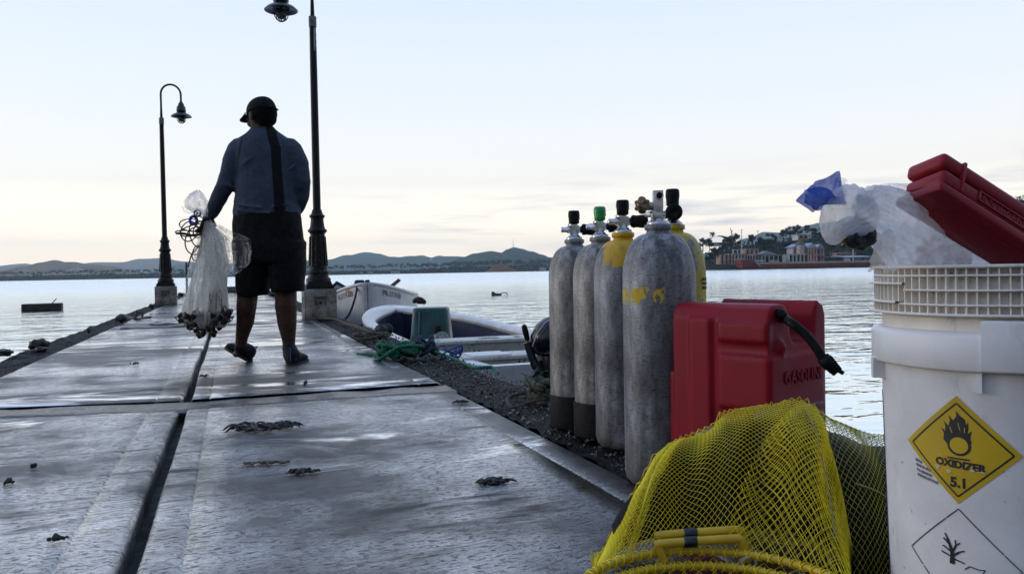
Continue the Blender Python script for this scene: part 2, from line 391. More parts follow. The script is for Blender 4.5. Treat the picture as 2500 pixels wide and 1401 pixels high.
# bed under the joints and the pier body
mb = MB(); mb.box((-.14, 13, -.62), (2.22, 32.0, .98)); mb.box((-.14, 13, -.09), (2.2, 31.9, .06))
tag(mb.build('pier_body', gap_m), kind='structure')
def m_rough():
    g = NT('rough_dark_edge')
    n = g.noise(14, None, 6, .7); n2 = g.noise(45, None, 4, .7)
    col = g.ramp(n, (.3, (.005, .0045, .0045)), (.55, (.014, .012, .011)), (.75, (.035, .031, .028)))
    col = g.mix(g.ramp(n2, (.68, 0.0), (.72, 1.0)), col, (.14, .13, .12))
    g.P(Base_Color=col, Roughness=g.mr(n2, .3, .7, .5, .9), Specular_IOR_Level=.25)
    g.bump(g.math('ADD', n, g.math('MULTIPLY', n2, .8)), 1.0, .03); return g.m
ROUGH = m_rough()
def edge_strip(x0, x1, seed, z0=-.015):
    nx, ny = 24, 900
    def fn(u, v):
        x = x0+(x1-x0)*u; y = -3+32*v
        jag = nf((0, y*2.2, 0), 1, seed)*.035+nf((0, y*9, 0), 1, seed+1)*.015
        outer = u if abs(x1) > abs(x0) else 1-u
        x += jag*outer*(1 if x1 > 0 else -1)
        z = z0+nf((x*9, y*9, 0), 1, seed)*.014+nf((x*26, y*26, 0), 1, seed)*.012+nf((x*60, y*60, 0), 1, seed)*.006-(.03*max(0, outer-.85)/.15)
        if outer > .999: z = -1.2
        elif outer > .92: x += 0.0
        return V((x, y, z))
    return MB().grid(fn, nx, ny)
q = edge_strip(.992, 1.36, 3); q2 = edge_strip(-1.6, -1.278, 8)
tag(q.build('pier_edge', ROUGH), kind='structure'); tag(q2.build('pier_edge', ROUGH), kind='structure')
# ------------------------------------------------------------------ far land
def m_land(name, a, b, c, sc_=.02):
    g = NT(name); n = g.noise(sc_, None, 8, .72); n2 = g.noise(sc_*7, None, 5, .7)
    g.P(Base_Color=g.mix(.5, g.ramp(n, (.3, a), (.55, b), (.75, c)), g.ramp(n2, (.3, a), (.7, b))), Roughness=.95, Specular_IOR_Level=.1)
    g.bump(n2, .6, 4.0); return g.m
GREENHILL = m_land('wooded_slope', (.008, .018, .010), (.035, .06, .03), (.14, .13, .08), .009)
BROWNHILL = m_land('sunlit_brown_slope', (.07, .05, .025), (.30, .18, .09), (.58, .36, .20), .010)  # brown ground, its colour raised to stand in for warm sunlight
NEARHILL = m_land('near_wooded_slope', (.008, .016, .006), (.02, .034, .012), (.05, .06, .025), .05)
def ridge(name, pts, D, m, depth, seed, hz=None):
    """hill range whose skyline passes the measured bearings and heights; rises from the shore and falls away behind"""
    n = 150; x0, x1 = pts[0][0], pts[-1][0]
    def sky(px):
        for (a, ya), (b, yb) in zip(pts, pts[1:]):
            if a <= px <= b:
                t = (px-a)/(b-a); t = t*t*(3-2*t); return ya+(yb-ya)*t
        return pts[-1][1]
    prof_ = [(-1.0, -.02), (-.75, .10), (-.5, .34), (-.3, .66), (-.12, .9), (0, 1), (.2, .93), (.6, .5), (1.0, -.02)]
    mb = MB(); rings = []
    for w_, h_ in prof_:
        ring = []
        for i in range(n+1):
            px = x0+(x1-x0)*i/n
            top = max(0.5, P(px, sky(px), D).z-WL)
            d = D+w_*depth
            q = HP(px, d)
            rough = nf((q.x, q.y, 0), 1/260, seed)*.30+nf((q.x, q.y, 0), 1/90, seed)*.14
            hh = top*h_*(1+(rough if abs(w_) > .05 else rough*.04))
            hh += nf((q.x, q.y, 0), 1/25, seed)*top*.02
            ring.append(V((q.x, q.y, WL+hh-.3)))
        rings.append(ring)
    mb.loft(rings, 0, False, False)
    return tag(mb.build(name, m), kind='structure')
ridge('hills', [(-250, 645), (0, 660), (60, 650), (100, 641), (135, 637), (170, 641), (230, 646), (270, 650), (330, 662), (380, 672), (440, 679), (470, 681)], 2300, BROWNHILL, 500, 1)
ridge('hills', [(-200, 640), (0, 648), (60, 643), (120, 652), (250, 640), (300, 640), (340, 632), (400, 630), (450, 638), (520, 648), (600, 640), (680, 642), (760, 640)], 5200, BROWNHILL, 600, 4)
ridge('hills', [(340, 672), (400, 655), (440, 644), (470, 641), (510, 650), (560, 655), (640, 650), (720, 634), (770, 636), (800, 634), (850, 624), (895, 615), (925, 619), (955, 627), (1010, 629), (1035, 625), (1055, 629), (1070, 624), (1100, 626), (1130, 628), (1170, 630), (1230, 640), (1320, 652)], 4000, GREENHILL, 700, 2)
ridge('hills', [(1090, 664), (1105, 636), (1130, 628), (1160, 618), (1200, 613), (1225, 616), (1240, 608), (1255, 603), (1275, 607), (1300, 613), (1325, 621), (1345, 628), (1400, 640), (1460, 652), (1520, 660)], 2300, GREENHILL, 420, 3)
ridge('hills', [(1640, 640), (1720, 620), (1780, 598), (1830, 580), (1870, 566), (1900, 566), (1960, 552), (2000, 545), (2060, 540), (2160, 545), (2300, 560), (2420, 590)], 3600, GREENHILL, 600, 5)
# dark wooded shore close on the right, rising to the frame edge
ridge('hills', [(1690, 652), (1715, 640), (1730, 628), (1760, 611), (1800, 604), (1840, 600), (1880, 597), (1930, 588), (1990, 580), (2050, 572), (2130, 560), (2250, 560), (2350, 545), (2440, 515), (2490, 488), (2560, 470), (2700, 500)], 470, NEARHILL, 115, 6)
def shore(name, px0, px1, d0, d1, z, m, seed):
    n = 120
    def fn(u, v):
        px = px0+(px1-px0)*u; d = d0+(d1-d0)*v; q = HP(px, d)
        zz = WL-.3 if v == 0 else z+nf((q.x, q.y, 0), .02, seed)*z*.5
        if v == 0: q += F0*nf((q.x, q.y, 0), .01, seed)*20
        return V((q.x, q.y, zz))
    return tag(MB().grid(fn, n, 6).build(name, m), kind='structure')
SAND = m_land('shore_earth', (.02, .022, .015), (.045, .04, .028), (.09, .075, .05), .05)
shore('ground', -300, 1700, 1235, 2000, .8, SAND, 1)
shore('ground', 1640, 3000, 338, 420, 1.0, SAND, 2)
# unseen low land at the pier's start, added to block sky light behind
def fn(u, v):
    x = -260+520*u; y = -60-150*v
    return V((x, y, WL-.3 if v == 0 else 1+16*min(1, v*1.2)*(.75+.4*nf((x, y, 0), .02, 3))))
tag(MB().grid(fn, 40, 16).build('hills', NEARHILL), kind='structure')

# loose gravel and grit on the broken edge
gv = MB(); Rg = random.Random(31)
for k in range(2600):
    y = .6+7.5*Rg.random()**1.5; x = Rg.uniform(.985, 1.35); r_ = Rg.uniform(.003, .010)*(1.5 if Rg.random() < .06 else 1); c = V((x, y, .0+r_*.3)); M_ = frame((Rg.gauss(0, 1), Rg.gauss(0, 1), Rg.gauss(0, 1)))
    gv.add([c+M_ @ V((a*r_*Rg.uniform(.6, 1.3), b_*r_*Rg.uniform(.6, 1.3), c_*r_*Rg.uniform(.4, .9))) for a, b_, c_ in ((1, 0, 0), (-1, 0, 0), (0, 1, 0), (0, -1, 0), (0, 0, 1), (0, 0, -1))], [(0, 2, 4), (2, 1, 4), (1, 3, 4), (3, 0, 4), (2, 0, 5), (1, 2, 5), (3, 1, 5), (0, 3, 5)], 0, False)
tag(gv.build('gravel', mat('dark_wet_gravel', (.012, .011, .010), (.05, .045, .04), rough=.35, scale=30)), kind='stuff')
# ------------------------------------------------------------------ far shore: palms, houses, trees
PALMM = mat('palm_green', (.006, .012, .006), (.014, .024, .010), rough=.8, scale=.4); TRUNKM = mat('palm_trunk', (.05, .042, .035), (.11, .095, .08), rough=.9, scale=.5)
LEAFM = mat('dark_foliage', (.005, .010, .004), (.018, .030, .010), rough=.75, scale=.25, lo=.4, hi=.6); BARKM = mat('tree_bark', (.03, .025, .02), (.07, .06, .05), rough=.9, scale=1)
def palm_mesh(seed, h=13.0):
    Rr = random.Random(seed); mb = MB(); lean = V((Rr.uniform(-1.6, 1.6), Rr.uniform(-1, 1), 0))
    path = [lean*((k/5)**1.8)+Z*h*k/5 for k in range(6)]; mb.tube(path, [.30, .22, .19, .17, .16, .15], 5, 1)
    c = path[-1]; nfr = Rr.randint(15, 20)
    for k in range(nfr):
        a = 2*pi*k/nfr+Rr.uniform(-.2, .2); el = Rr.uniform(-.35, 1.1); ln = Rr.uniform(3.4, 4.8); d = V((cos(a), sin(a), 0)); s_ = Z.cross(d); p = c.copy(); rows = []
        for j in range(6):
            t = j/5; w_ = (.12, .7, .95, .85, .55, .06)[j]; q = p-Z*.22*(1 if 0 < j < 5 else 0)
            rows.append([q+s_*w_-Z*w_*.45, p+Z*.03, q-s_*w_-Z*w_*.45]); e_ = el-t*1.75; p = p+(d*cos(e_)+Z*sin(e_))*ln/5
        mb.loft(rows, 0, False, False)
    return mb
protos = []
for k in range(5):
    o = palm_mesh(20+k, 12.5).build('palm_tree', [PALMM, TRUNKM], local=True); protos.append(o)
PL_ = 'dark coconut palm in the far palm grove across the bay'; PG = 'palms lining the far shore'
used = 0
def put_palm(px, d, s):
    global used
    o = protos[used] if used < len(protos) else dup(protos[R.randrange(len(protos))]); used += 1
    o.location = HP(px, d, .4); o.rotation_euler.z = R.uniform(0, 6.28); q = s*R.uniform(.82, 1.12); o.scale = (q, q, q); tag(o, PL_, 'palm tree', PG)
x = 742
while x < 1348:
    dens = 1.0 if x > 1000 else .75
    put_palm(x, R.uniform(1250, 1300), 1.0+.28*max(0, min(1, (x-1000)/200)) if R.random() < .8 else .8)
    if R.random() < dens: put_palm(x+R.uniform(-4, 4), R.uniform(1310, 1380), 1.05+.25*max(0, min(1, (x-1000)/200)))
    x += R.uniform(5.5, 9.5)/(1.15 if x > 1000 else .95)
x = -20
while x < 562:
    put_palm(x, R.uniform(1260, 1330), 1.0)
    x += R.uniform(5.5, 11)
print('palms', used)
def leaf_cloud(pts_fn, n, s0, s1, seed, m, name):
    Rr = random.Random(seed); mb = MB()
    for k in range(n):
        p, nrm = pts_fn(Rr); a = V((Rr.gauss(0, 1), Rr.gauss(0, 1), Rr.gauss(0, .8))).normalized(); b = a.orthogonal().normalized(); c = a.cross(b); s = Rr.uniform(s0, s1)
        mb.add([p+b*s, p+c*s*.7, p-b*s, p-c*s*.7], [(0, 1, 2, 3)], 0, False)
    return mb.build(name, m)
def und(Rr):
    left = Rr.random() < .45; px = Rr.uniform(-60, 700) if left else Rr.uniform(690, 1420); d = Rr.uniform(1245, 1400); h = (9.0 if left else 6.5+5*max(0, min(1, (px-1000)/150)))
    hh = h*(.6+.8*abs(nf((px*.03, 0, 0), 1, 3))); return HP(px, d, .3+Rr.random()**1.2*hh), None
tag(leaf_cloud(und, 15000, 1.2, 2.6, 4, LEAFM, 'far_undergrowth'), kind='stuff')
# small far buildings among the palms
WALLW = mat('white_wall', (.55, .54, .52), (.68, .67, .65), rough=.8, scale=.6); PINK = mat('faded_pink_wall', (.34, .19, .155), (.52, .36, .31), rough=.85, scale=.35, bump=(1.2, .3, .1)); PALE = mat('pale_wall', (.42, .34, .30), (.60, .52, .48), rough=.85, scale=.4)
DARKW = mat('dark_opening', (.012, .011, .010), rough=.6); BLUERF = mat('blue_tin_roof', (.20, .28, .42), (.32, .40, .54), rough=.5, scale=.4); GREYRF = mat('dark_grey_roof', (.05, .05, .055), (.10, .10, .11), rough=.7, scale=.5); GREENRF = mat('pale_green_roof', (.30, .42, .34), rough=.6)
def far_house(px, d, w_, h, label, wall, roof, grp='small houses under the far palms'):
    c = HP(px, d, .5); t = thing('far_house', label, 'house', c, grp); fm = frame(Z, R0)
    MB().box(c+Z*h*.5, (w_, w_*.6, h), fm).build('wall', wall, t)
    q = MB(); q.prism([(-w_*.55, 0), (w_*.55, 0), (0, h*.5)], R0, Z, F0, c-F0*w_*.33+Z*h, w_*.66); q.build('roof', roof, t)
    for k in (-.25, .22): MB().box(c-F0*(w_*.3+.02)+R0*w_*k+Z*h*.5, (w_*.14, .1, h*.4), fm).build('window', DARKW, t)
far_house(966, 1244, 13, 2.4, 'white low house with pale green roof under the far palms', WALLW, GREENRF); far_house(905, 1246, 8, 3, 'small pale house left of the green roofed one on the far shore', PALE, GREYRF); far_house(880, 1252, 7, 2.6, 'leftmost tiny pale house under the far palms behind the boats', WALLW, GREYRF)
far_house(1326, 1240, 10, 4.5, 'white house with dark roof at the right end of the far palms', WALLW, GREYRF)
for k, (px, d, z) in enumerate(((1055, 3000, 52), (1213, 2180, 30))):
    c = HP(px, d, P(px, (634, 632)[k], d).z); MB_ = MB().box(c, (9, 8, 5)); MB_.prism([(-5, 0), (5, 0), (0, 3)], R0, Z, F0, c+Z*2.5-F0*4.5, 9); tag(MB_.build('far_house', WALLW), ('lone white house on the blue hill over the palms', 'lone white house on the dark hill below the mast')[k], 'house', 'lone white houses on the hills')
for k in range(7):
    px = (174, 182, 190, 197, 203, 168, 208)[k]; d = 1960; c = HP(px, d, P(px, (661, 659, 658, 660, 663, 663, 666)[k], d).z); q = MB().box(c, (R.uniform(5, 10), 6, R.uniform(3, 6)), frame(Z, R0)); q.prism([(-5, 0), (5, 0), (0, 2.4)], R0, Z, F0, c+Z*2-F0*4, 8); o = q.build('far_house', WALLW); tag(o, 'white house in the bright cluster at the foot of the brown hill', 'house', 'bright house cluster below the brown hill')
mast = thing('radio_mast', 'thin radio mast on top of the dark hill across the bay', 'mast', P(1253, 604, 2300)); q = MB(); b_ = P(1253, 606, 2300); tp = P(1253, 583, 2300); hgt = (tp-b_).length
for k in range(3): q.tube([b_+V((.8*cos(k*2.1), .8*sin(k*2.1), 0)), b_+Z*hgt], .28, 4)
q.build('lattice', mat('mast_steel', (.30, .22, .20), rough=.6), mast)
# red earth bank at the far shore
eb = MB(); c0_ = HP(1225, 1236, -.7)
eb.grid(lambda u, v: c0_+R0*((u-.5)*48)+F0*(v*16)+Z*((1-abs(2*u-1)**1.6)**.7*13*min(1, v*2.2)*(.8+.4*nf((u*5, v*3, 0), 1, 2))), 24, 10)
tag(eb.build('hills', m_land('red_earth', (.16, .06, .03), (.30, .13, .06), (.10, .06, .03), .12)), kind='structure')
# ---------------- near right shore
DR = 352.0
def sp(px, py, d=DR): return P(px, py, d)
fmR = frame(Z, R0)
def bbox(mb, x0, x1, y0, y1, d, dep=6.0, mi=0):
    """block whose front spans the measured bearings and heights"""
    a, b = sp(x0, y1, d), sp(x1, y0, d); w_ = (b-a).dot(R0); z0, z1 = a.z, b.z; c = (a+R0*w_/2); c.z = (z0+z1)/2; c += F0*dep/2
    mb.box(c, (abs(w_), dep, abs(z1-z0)), fmR, mi); return c
def facade(t, wall, x0, x1, y0, y1, d, dep, cols, rows, mull=.32):
    """a storeyed front: piers and lintels standing before a dark interior, one opening per bay"""
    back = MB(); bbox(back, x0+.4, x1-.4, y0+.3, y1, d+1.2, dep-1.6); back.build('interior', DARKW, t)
    w_ = MB(); cw = (x1-x0)/cols; rh = (y1-y0)/rows
    for i in range(cols+1):
        xx = x0+i*cw; bbox(w_, xx-cw*mull/2 if i else x0, xx+cw*mull/2 if i < cols else x1, y0, y1, d, 1.3)
    for j in range(rows+1):
        yy = y0+j*rh; bbox(w_, x0-.2, x1+.2, yy-rh*.10 if j else y0, yy+rh*(.16 if j < rows else 0), d-.05, 1.35)
    bbox(w_, x0, x0+.8, y0, y1, d+1.3, dep-1.3); bbox(w_, x1-.8, x1, y0, y1, d+1.3, dep-1.3); bbox(w_, x0-.2, x1+.2, y0-.6, y0, d-.1, dep+.3)
    return w_.build('wall', wall, t)
ru = thing('ruined_building', 'ruined pink waterside building with empty window openings', 'building', HP(1800, DR, 1))
facade(ru, PINK, 1759, 1779, 622, 645, DR, 9, 2, 2, .5); facade(ru, PALE, 1779, 1818, 619, 645, DR+.8, 9, 5, 2, .42); facade(ru, PINK, 1820, 1852, 607, 621, DR+3, 9, 3, 1, .6); facade(ru, PALE, 1824, 1852, 621, 640, DR+2.5, 9, 4, 1, .3)
q = MB(); bbox(q, 1789, 1791, 609, 619, DR+3, .5); bbox(q, 1812, 1816, 610, 619, DR+3, .5); bbox(q, 1789, 1816, 609, 610.5, DR+3, 1); bbox(q, 1800, 1802, 611, 619, DR+3, .5); q.build('roof_frame', WALLW, ru)
pv_ = thing('pavilion', 'open grey pavilion frame between the pink ruin and the villa', 'pavilion', HP(1886, DR, 1))
q = MB(); bbox(q, 1859, 1913, 621.5, 624, DR, 8); q.prism([(-4.5, 0), (4.5, 0), (0, 1.6)], R0, Z, F0, sp(1874, 621.5, DR), 7); q.build('roof', mat('grey_sheet', (.30, .32, .35), rough=.6), pv_)
q = MB()
for px in (1860, 1868, 1878, 1889, 1900, 1911):
    for dd in (0, 6): bbox(q, px-.55, px+.55, 624, 641, DR+.3+dd, .25)
q.build('posts', WALLW, pv_); q = MB(); bbox(q, 1864, 1912, 627, 641, DR+7, .4); q.build('back_wall', DARKW, pv_); q = MB(); bbox(q, 1880, 1902, 634, 641, DR+1.5, 2); q.build('counter', PALE, pv_)
vl = thing('villa', 'pink and white villa with blue tin roofs and a grey turret by the water', 'house', HP(1968, DR, 1))
facade(vl, PINK, 1973, 1994, 604, 639, DR, 10, 3, 2, .55); facade(vl, PALE, 1935, 1973, 603, 620, DR+2, 9, 3, 1, .66); facade(vl, WALLW, 1927, 1973, 620, 640, DR+1, 9, 5, 1, .24); facade(vl, PINK, 1994, 2012, 605, 639, DR+2.5, 9, 2, 2, .5)
q = MB(); bbox(q, 1926, 1974, 618.5, 620, DR+.2, 3); bbox(q, 1925, 2014, 638, 641, DR-1.5, 1); q.build('porch_slab', WALLW, vl)
q = MB(); tc_ = sp(1954, 612, DR+2); q.lathe([(2.0, -1.6), (2.0, 2.6), (1.9, 2.7)], 8, None, tc_, smooth=False); q.build('turret', PALE, vl)
q = MB(); q.lathe([(2.4, 2.5), (1.3, 3.7), (.1, 5.0)], 8, None, tc_, smooth=False); q.build('turret_roof', mat('grey_brown_shingle', (.10, .08, .07), (.16, .13, .12), rough=.8), vl)
def gable(x0, x1, yb, yt, d, dep, m, ax=0):
    a, b = sp(x0, yb, d), sp(x1, yb, d); w_ = (b-a).dot(R0); h = sp(x0, yt, d).z-a.z
    q = MB(); q.prism([(0, 0), (w_, 0), (w_/2, h)], R0, Z, F0, a, dep); return q.build('roof', m, vl)
gable(1932, 1974, 604, 595, DR+1.6, 10, BLUERF); gable(1993, 2014, 605, 596, DR+2.1, 10, BLUERF); gable(1971, 1996, 605, 593, DR-.3, 11, BLUERF); gable(1974.5, 1992.5, 604.6, 595.5, DR-.42, .3, PALE)
wv = thing('hill_villa', 'white villa with arched porch up on the dark hillside', 'house', HP(1964, 430, 20))
DH = 400
q = MB(); bbox(q, 1948, 1973, 573, 586, DH, 8); bbox(q, 1972, 1981, 572, 582, DH-.4, 8); bbox(q, 1946, 1982, 571.3, 573, DH-.8, 9.5); bbox(q, 1972, 1980, 570, 571.4, DH+1, 4); q.build('wall', WALLW, wv)
for cx_ in (1956, 1966.5):
    c = sp(cx_, 579.5, DH-.06); q = MB(); q.prism([(.95*cos(t), .95*sin(t)) for t in [pi*k/10 for k in range(11)]]+[(-.95, -1.1), (.95, -1.1)], R0, Z, F0, c, .3); q.build('arch', DARKW, wv)
q = MB(); bbox(q, 1976, 1978.5, 575, 579, DH-.5, .4); q.build('window', DARKW, wv)
q = MB(); bbox(q, 1950, 1970, 581, 586, DH-.9, .8); q.build('balustrade', mat('ochre_wall', (.42, .22, .08), rough=.8), wv)
def shed(name, label, x0, x1, y0, y1, d, dep, wall, roof, ro=1.6, door=True):
    t = thing(name, label, 'shed', HP((x0+x1)/2, d, 1), 'low sheds right of the villa'); q = MB(); bbox(q, x0, x1, y0+ro, y1, d, dep); q.build('wall', wall, t)
    a, b = sp(x0-.8, y0+ro, d-.5), sp(x1+.8, y0+ro, d-.5); w_ = (b-a).dot(R0); h = sp(x0, y0, d).z-a.z
    q = MB(); q.prism([(0, 0), (dep+1, h*.9), (dep+1, h+.1), (0, .12)], F0, Z, R0, a, w_); q.build('roof', roof, t)
    if door:
        for k in range(2):
            xx = x0+(x1-x0)*(.25+.4*k); q = MB(); bbox(q, xx, xx+2.2, y0+ro+2, y1-.5, d-.08, .3); q.build('opening', DARKW, t)
    return t
shed('low_shed', 'long dark shed right beside the pink villa', 2015, 2060, 627, 640, DR+2, 9, mat('dark_board', (.035, .035, .04), (.07, .07, .075), rough=.8), GREYRF); shed('low_shed', 'blue roofed shed with bright boards at the right end', 2060, 2129, 624.5, 640, DR, 10, mat('grey_board', (.10, .10, .11), (.20, .19, .18), rough=.8, scale=.5), BLUERF, 4)
q = MB(); bbox(q, 2061, 2076, 630, 640, DR-.12, .3); tag(q.build('painted_board', mat('pale_painted_board', (.42, .50, .50), (.60, .60, .50), rough=.6, scale=.8, lo=.45, hi=.55)), 'pale painted board on the front of the blue roofed shed', 'board')
shed('small_house', 'small pink house with flat roof behind the low sheds', 2043, 2090, 617, 628, DR+16, 7, PINK, PALE, 1.2)
# red hull lying along the shore
bg_ = thing('barge', 'long rusty red barge hull lying along the near shore', 'barge', HP(1960, 345, WL)); RUST = mat('rusty_red_paint', (.14, .025, .016), (.26, .055, .035), rough=.7, scale=.25, bump=(.8, .3, .1), stretch=(1, 1, .5))
D3 = 341
q = MB(); bbox(q, 1852, 2160, 640.5, 656, D3, 8); q.build('hull', RUST, bg_, bevel=.15)
a, b = sp(1808, 656, D3), sp(1854, 656, D3); w_ = (b-a).dot(R0); hb_ = sp(1808, 634, D3).z-a.z
q = MB(); q.prism([(.6, 0), (w_+.4, 0), (w_-1.2, hb_*.72), (w_-2.4, hb_*.95), (0, hb_)], R0, Z, F0, a-F0*.06, 8.6); q.build('bow', RUST, bg_, bevel=.12)
q = MB(); q.tube([sp(1843, 636, D3-.3), sp(1850, 645, D3-.3), sp(1856, 651, D3-.3)], .35, 6); q.build('pale_fender', BLUERF, bg_)
q = MB(); bbox(q, 1853, 2158, 639.2, 640.5, D3+.2, 8); bbox(q, 1846, 1866, 634.5, 638.5, D3+3, 1.2); q.build('deck_edge', PALE, bg_)
q = MB(); bbox(q, 1700, 2500, 644.5, 660, DR+.5, 3); 
tag(q.build('sea_wall', mat('dark_quay', (.02, .017, .015), (.06, .05, .045), rough=.9, scale=.3, bump=(.6, .5, .2))), 'dark stone quay wall along the right shore', 'wall')
for k, (px, y0, y1, d, r, lb_, mm) in enumerate(((1811, 559, 609, DR+8, .22, 'tall pale pole behind the pink ruin', WALLW), (2083, 593, 640, DR-2, .24, 'white pole in front of the blue roofed shed', WALLW), (2002, 580, 640, DR-3, .15, 'thin dark pole in front of the villa', POSTM_ if False else DARKW), (1851, 563, 600, DR+20, .13, 'thin dark pole in the trees above the pavilion', DARKW), (1828, 585, 610, DR+10, .18, 'short dark pole above the ruined building', DARKW))):
    b_ = sp(px, y1, d); h = sp(px, y0, d).z-b_.z; q = MB(); q.tube([b_-Z*1.5, b_+Z*h*.5, b_+Z*h], [r, r*.85, r*.6], 8)
    q.box(b_+Z*h*.96, (1.6 if k in (0, 3) else .5, .15, .15), fmR); tag(q.build('utility_pole', mm), lb_, 'pole', 'poles along the right shore')
# trees: tapered trunk, limbs, leaf clumps
def tree_proto(seed, kind):
    Rr = random.Random(seed); t = thing('shore_tree', 'x', 'tree', (0, 0, 0)); tr = MB(); H_ = 10.0; clumps = []
    tr.tube([V((0, 0, -1)), V((.2, .1, 2.5)), V((.1, .3, 5.5)), V((.3, 0, 7.5))], [.38, .30, .20, .10], 7)
    for k in range(9 if kind != 'airy' else 12):
        z0 = Rr.uniform(2.2, 6.8); a = Rr.uniform(0, 6.28); ln = Rr.uniform(2.2, 4.2)*(1-.05*z0); e = V((cos(a), sin(a), Rr.uniform(.25, .9))).normalized()
        p0 = V((.15, .2, z0)); p2 = p0+e*ln; tr.tube([p0, p0.lerp(p2, .5)+Z*.2, p2], [.13, .09, .03], 5); clumps.append((p2, Rr.uniform(.9, 1.7)*(.75 if kind == 'airy' else 1.15)))
    clumps.append((V((.3, 0, 8.3)), 1.3))
    for k in range(6): clumps.append((V((Rr.uniform(-2, 2), Rr.uniform(-2, 2), Rr.uniform(4, 8.5))), Rr.uniform(.8, 1.5)))
    tr.build('trunk', BARKM, t, local=True); cr_ = MB()
    for c, r in clumps:
        for j in range(int(95*r*r)):
            d = V((Rr.gauss(0, 1), Rr.gauss(0, 1), Rr.gauss(0, .8))); d = d.normalized()*r*Rr.random()**.45; p = c+V((d.x, d.y, d.z*.75)); a = V((Rr.gauss(0, 1), Rr.gauss(0, 1), Rr.gauss(0, 1))).normalized(); b = a.orthogonal().normalized(); cc = a.cross(b); s = Rr.uniform(.14, .34)
            cr_.add([p+b*s, p+cc*s*.6, p-b*s, p-cc*s*.6], [(0, 1, 2, 3)], 0, False)
    cr_.build('crown', LEAFM, t, local=True); return t
TP = [tree_proto(1, 'full'), tree_proto(2, 'airy'), tree_proto(3, 'full'), tree_proto(4, 'airy')]; nT = 0
def tree(px, y0, y1, d, label, k=None):
    global nT
    k = nT % 4 if k is None else k
    if not TP[k].get('used'): o = TP[k]; o['used'] = 1
    else: o = dup(TP[k])
    if 'used' in o: del o['used']
    TP[k]['used'] = 1
    nT += 1
    b_ = sp(px, y1, d); h = sp(px, y0, d).z-b_.z; s = h/9.2; o.location = b_; o.scale = (s, s, s); o.rotation_euler.z = R.uniform(0, 6.28); tag(o, label, 'tree', 'trees on the right shore slope')
for px, y0, y1, d, lb_, k in ((1716, 580, 612, 380, 'dark spreading tree beside the yellow tank on the right shore', 0), (1733, 582, 610, 385, 'small dark tree right of the one beside the yellow tank', 2), (1797, 569, 612, 372, 'dark rounded tree behind the pole of the pink ruin', 0), (1778, 578, 615, 375, 'dark bushy tree left of the pole behind the pink ruin', 2), (1764, 592, 622, 362, 'low dark tree above the left end of the pink ruin', 3),
    (1838, 572, 606, 392, 'loose airy tree on the skyline above the pavilion', 1), (1858, 578, 612, 380, 'dense dark tree behind the pavilion roof', 0), (1884, 570, 610, 385, 'upright dark tree on the skyline left of the white villa', 3), (1872, 585, 622, 365, 'dark tree between pavilion and villa', 2), (1913, 560, 590, 410, 'left tree of the tall dark grove on the hill', 1), (1930, 552, 588, 415, 'tall airy tree left of the white hill villa', 3), (1948, 548, 582, 420, 'tallest dark tree right behind the white hill villa', 0), (1968, 549, 578, 425, 'feathery tree over the roof of the hill villa', 1), (1988, 556, 584, 415, 'dark tree at the right end of the hill grove', 2), (2010, 552, 588, 412, 'dark tree beside the hanging bag on the hillside', 0), (1918, 590, 622, 366, 'round dark tree touching the left roof of the villa', 2), (2030, 590, 622, 372, 'broad dark tree behind the long shed', 0), (2062, 585, 620, 375, 'dark tree above the small pink house', 3), (2100, 588, 622, 370, 'dark tree right of the white pole', 2), (1745, 603, 640, 358, 'scrubby dark tree on the bank left of the ruin', 0), (1731, 616, 645, 352, 'lowest scrubby tree at the water by the yellow tank', 3)):
    tree(px, y0, y1, d, lb_, k)
for o in TP:
    if 'used' in o: del o['used']
pm = dup(protos[1]); b_ = sp(1737, 605, 385); pm.location = b_; h = (sp(1737, 571, 385).z-b_.z)/12.5; pm.scale = (h*.8, h*.8, h); tag(pm, 'lone palm on the skyline right of the yellow tank', 'palm tree'); 
if 'group' in pm: del pm['group']
bt_ = MB(); b_ = sp(1790, 578, 372)
bt_.tube([b_-Z*2, sp(1786, 568, 372), sp(1783, 556, 372)], [.35, .28, .10], 6); bt_.tube([sp(1786, 568, 372), sp(1790, 560, 372)], [.15, .05], 5); tag(bt_.build('dead_tree', mat('bare_orange_wood', (.30, .16, .08), rough=.8)), 'bare pale dead tree sticking up over the pink ruin', 'tree')
# pale domed shelter on the bank
ds = MB(); c = sp(1758, 592, 395); ds.grid(lambda u, v: c+R0*(5.5*cos(pi*u))+F0*(v*8)+Z*(3.4*sin(pi*u)), 14, 2); ds.box(c+F0*4-Z*.8, (10.6, 7.8, 1.8), fmR); tag(ds.build('domed_shelter', mat('pale_roof_sheet', (.42, .42, .40), rough=.6)), 'pale round roofed shelter on the bank above the ruin', 'shelter')
# bushes covering the slope: one mass
NH = [o for o in COL.objects if o.name.startswith('hills') and o.data.materials and o.data.materials[0] == NEARHILL][0]
vsn = [v.co.copy() for v in NH.data.vertices]
def scrub(Rr):
    while True:
        p = vsn[Rr.randrange(len(vsn)//1)]
        if p.z > .6: return p+V((Rr.uniform(-4, 4), Rr.uniform(-4, 4), Rr.random()**1.5*2.6)), None
tag(leaf_cloud(scrub, 14000, .35, .9, 8, LEAFM, 'hillside_shrubs'), kind='stuff')
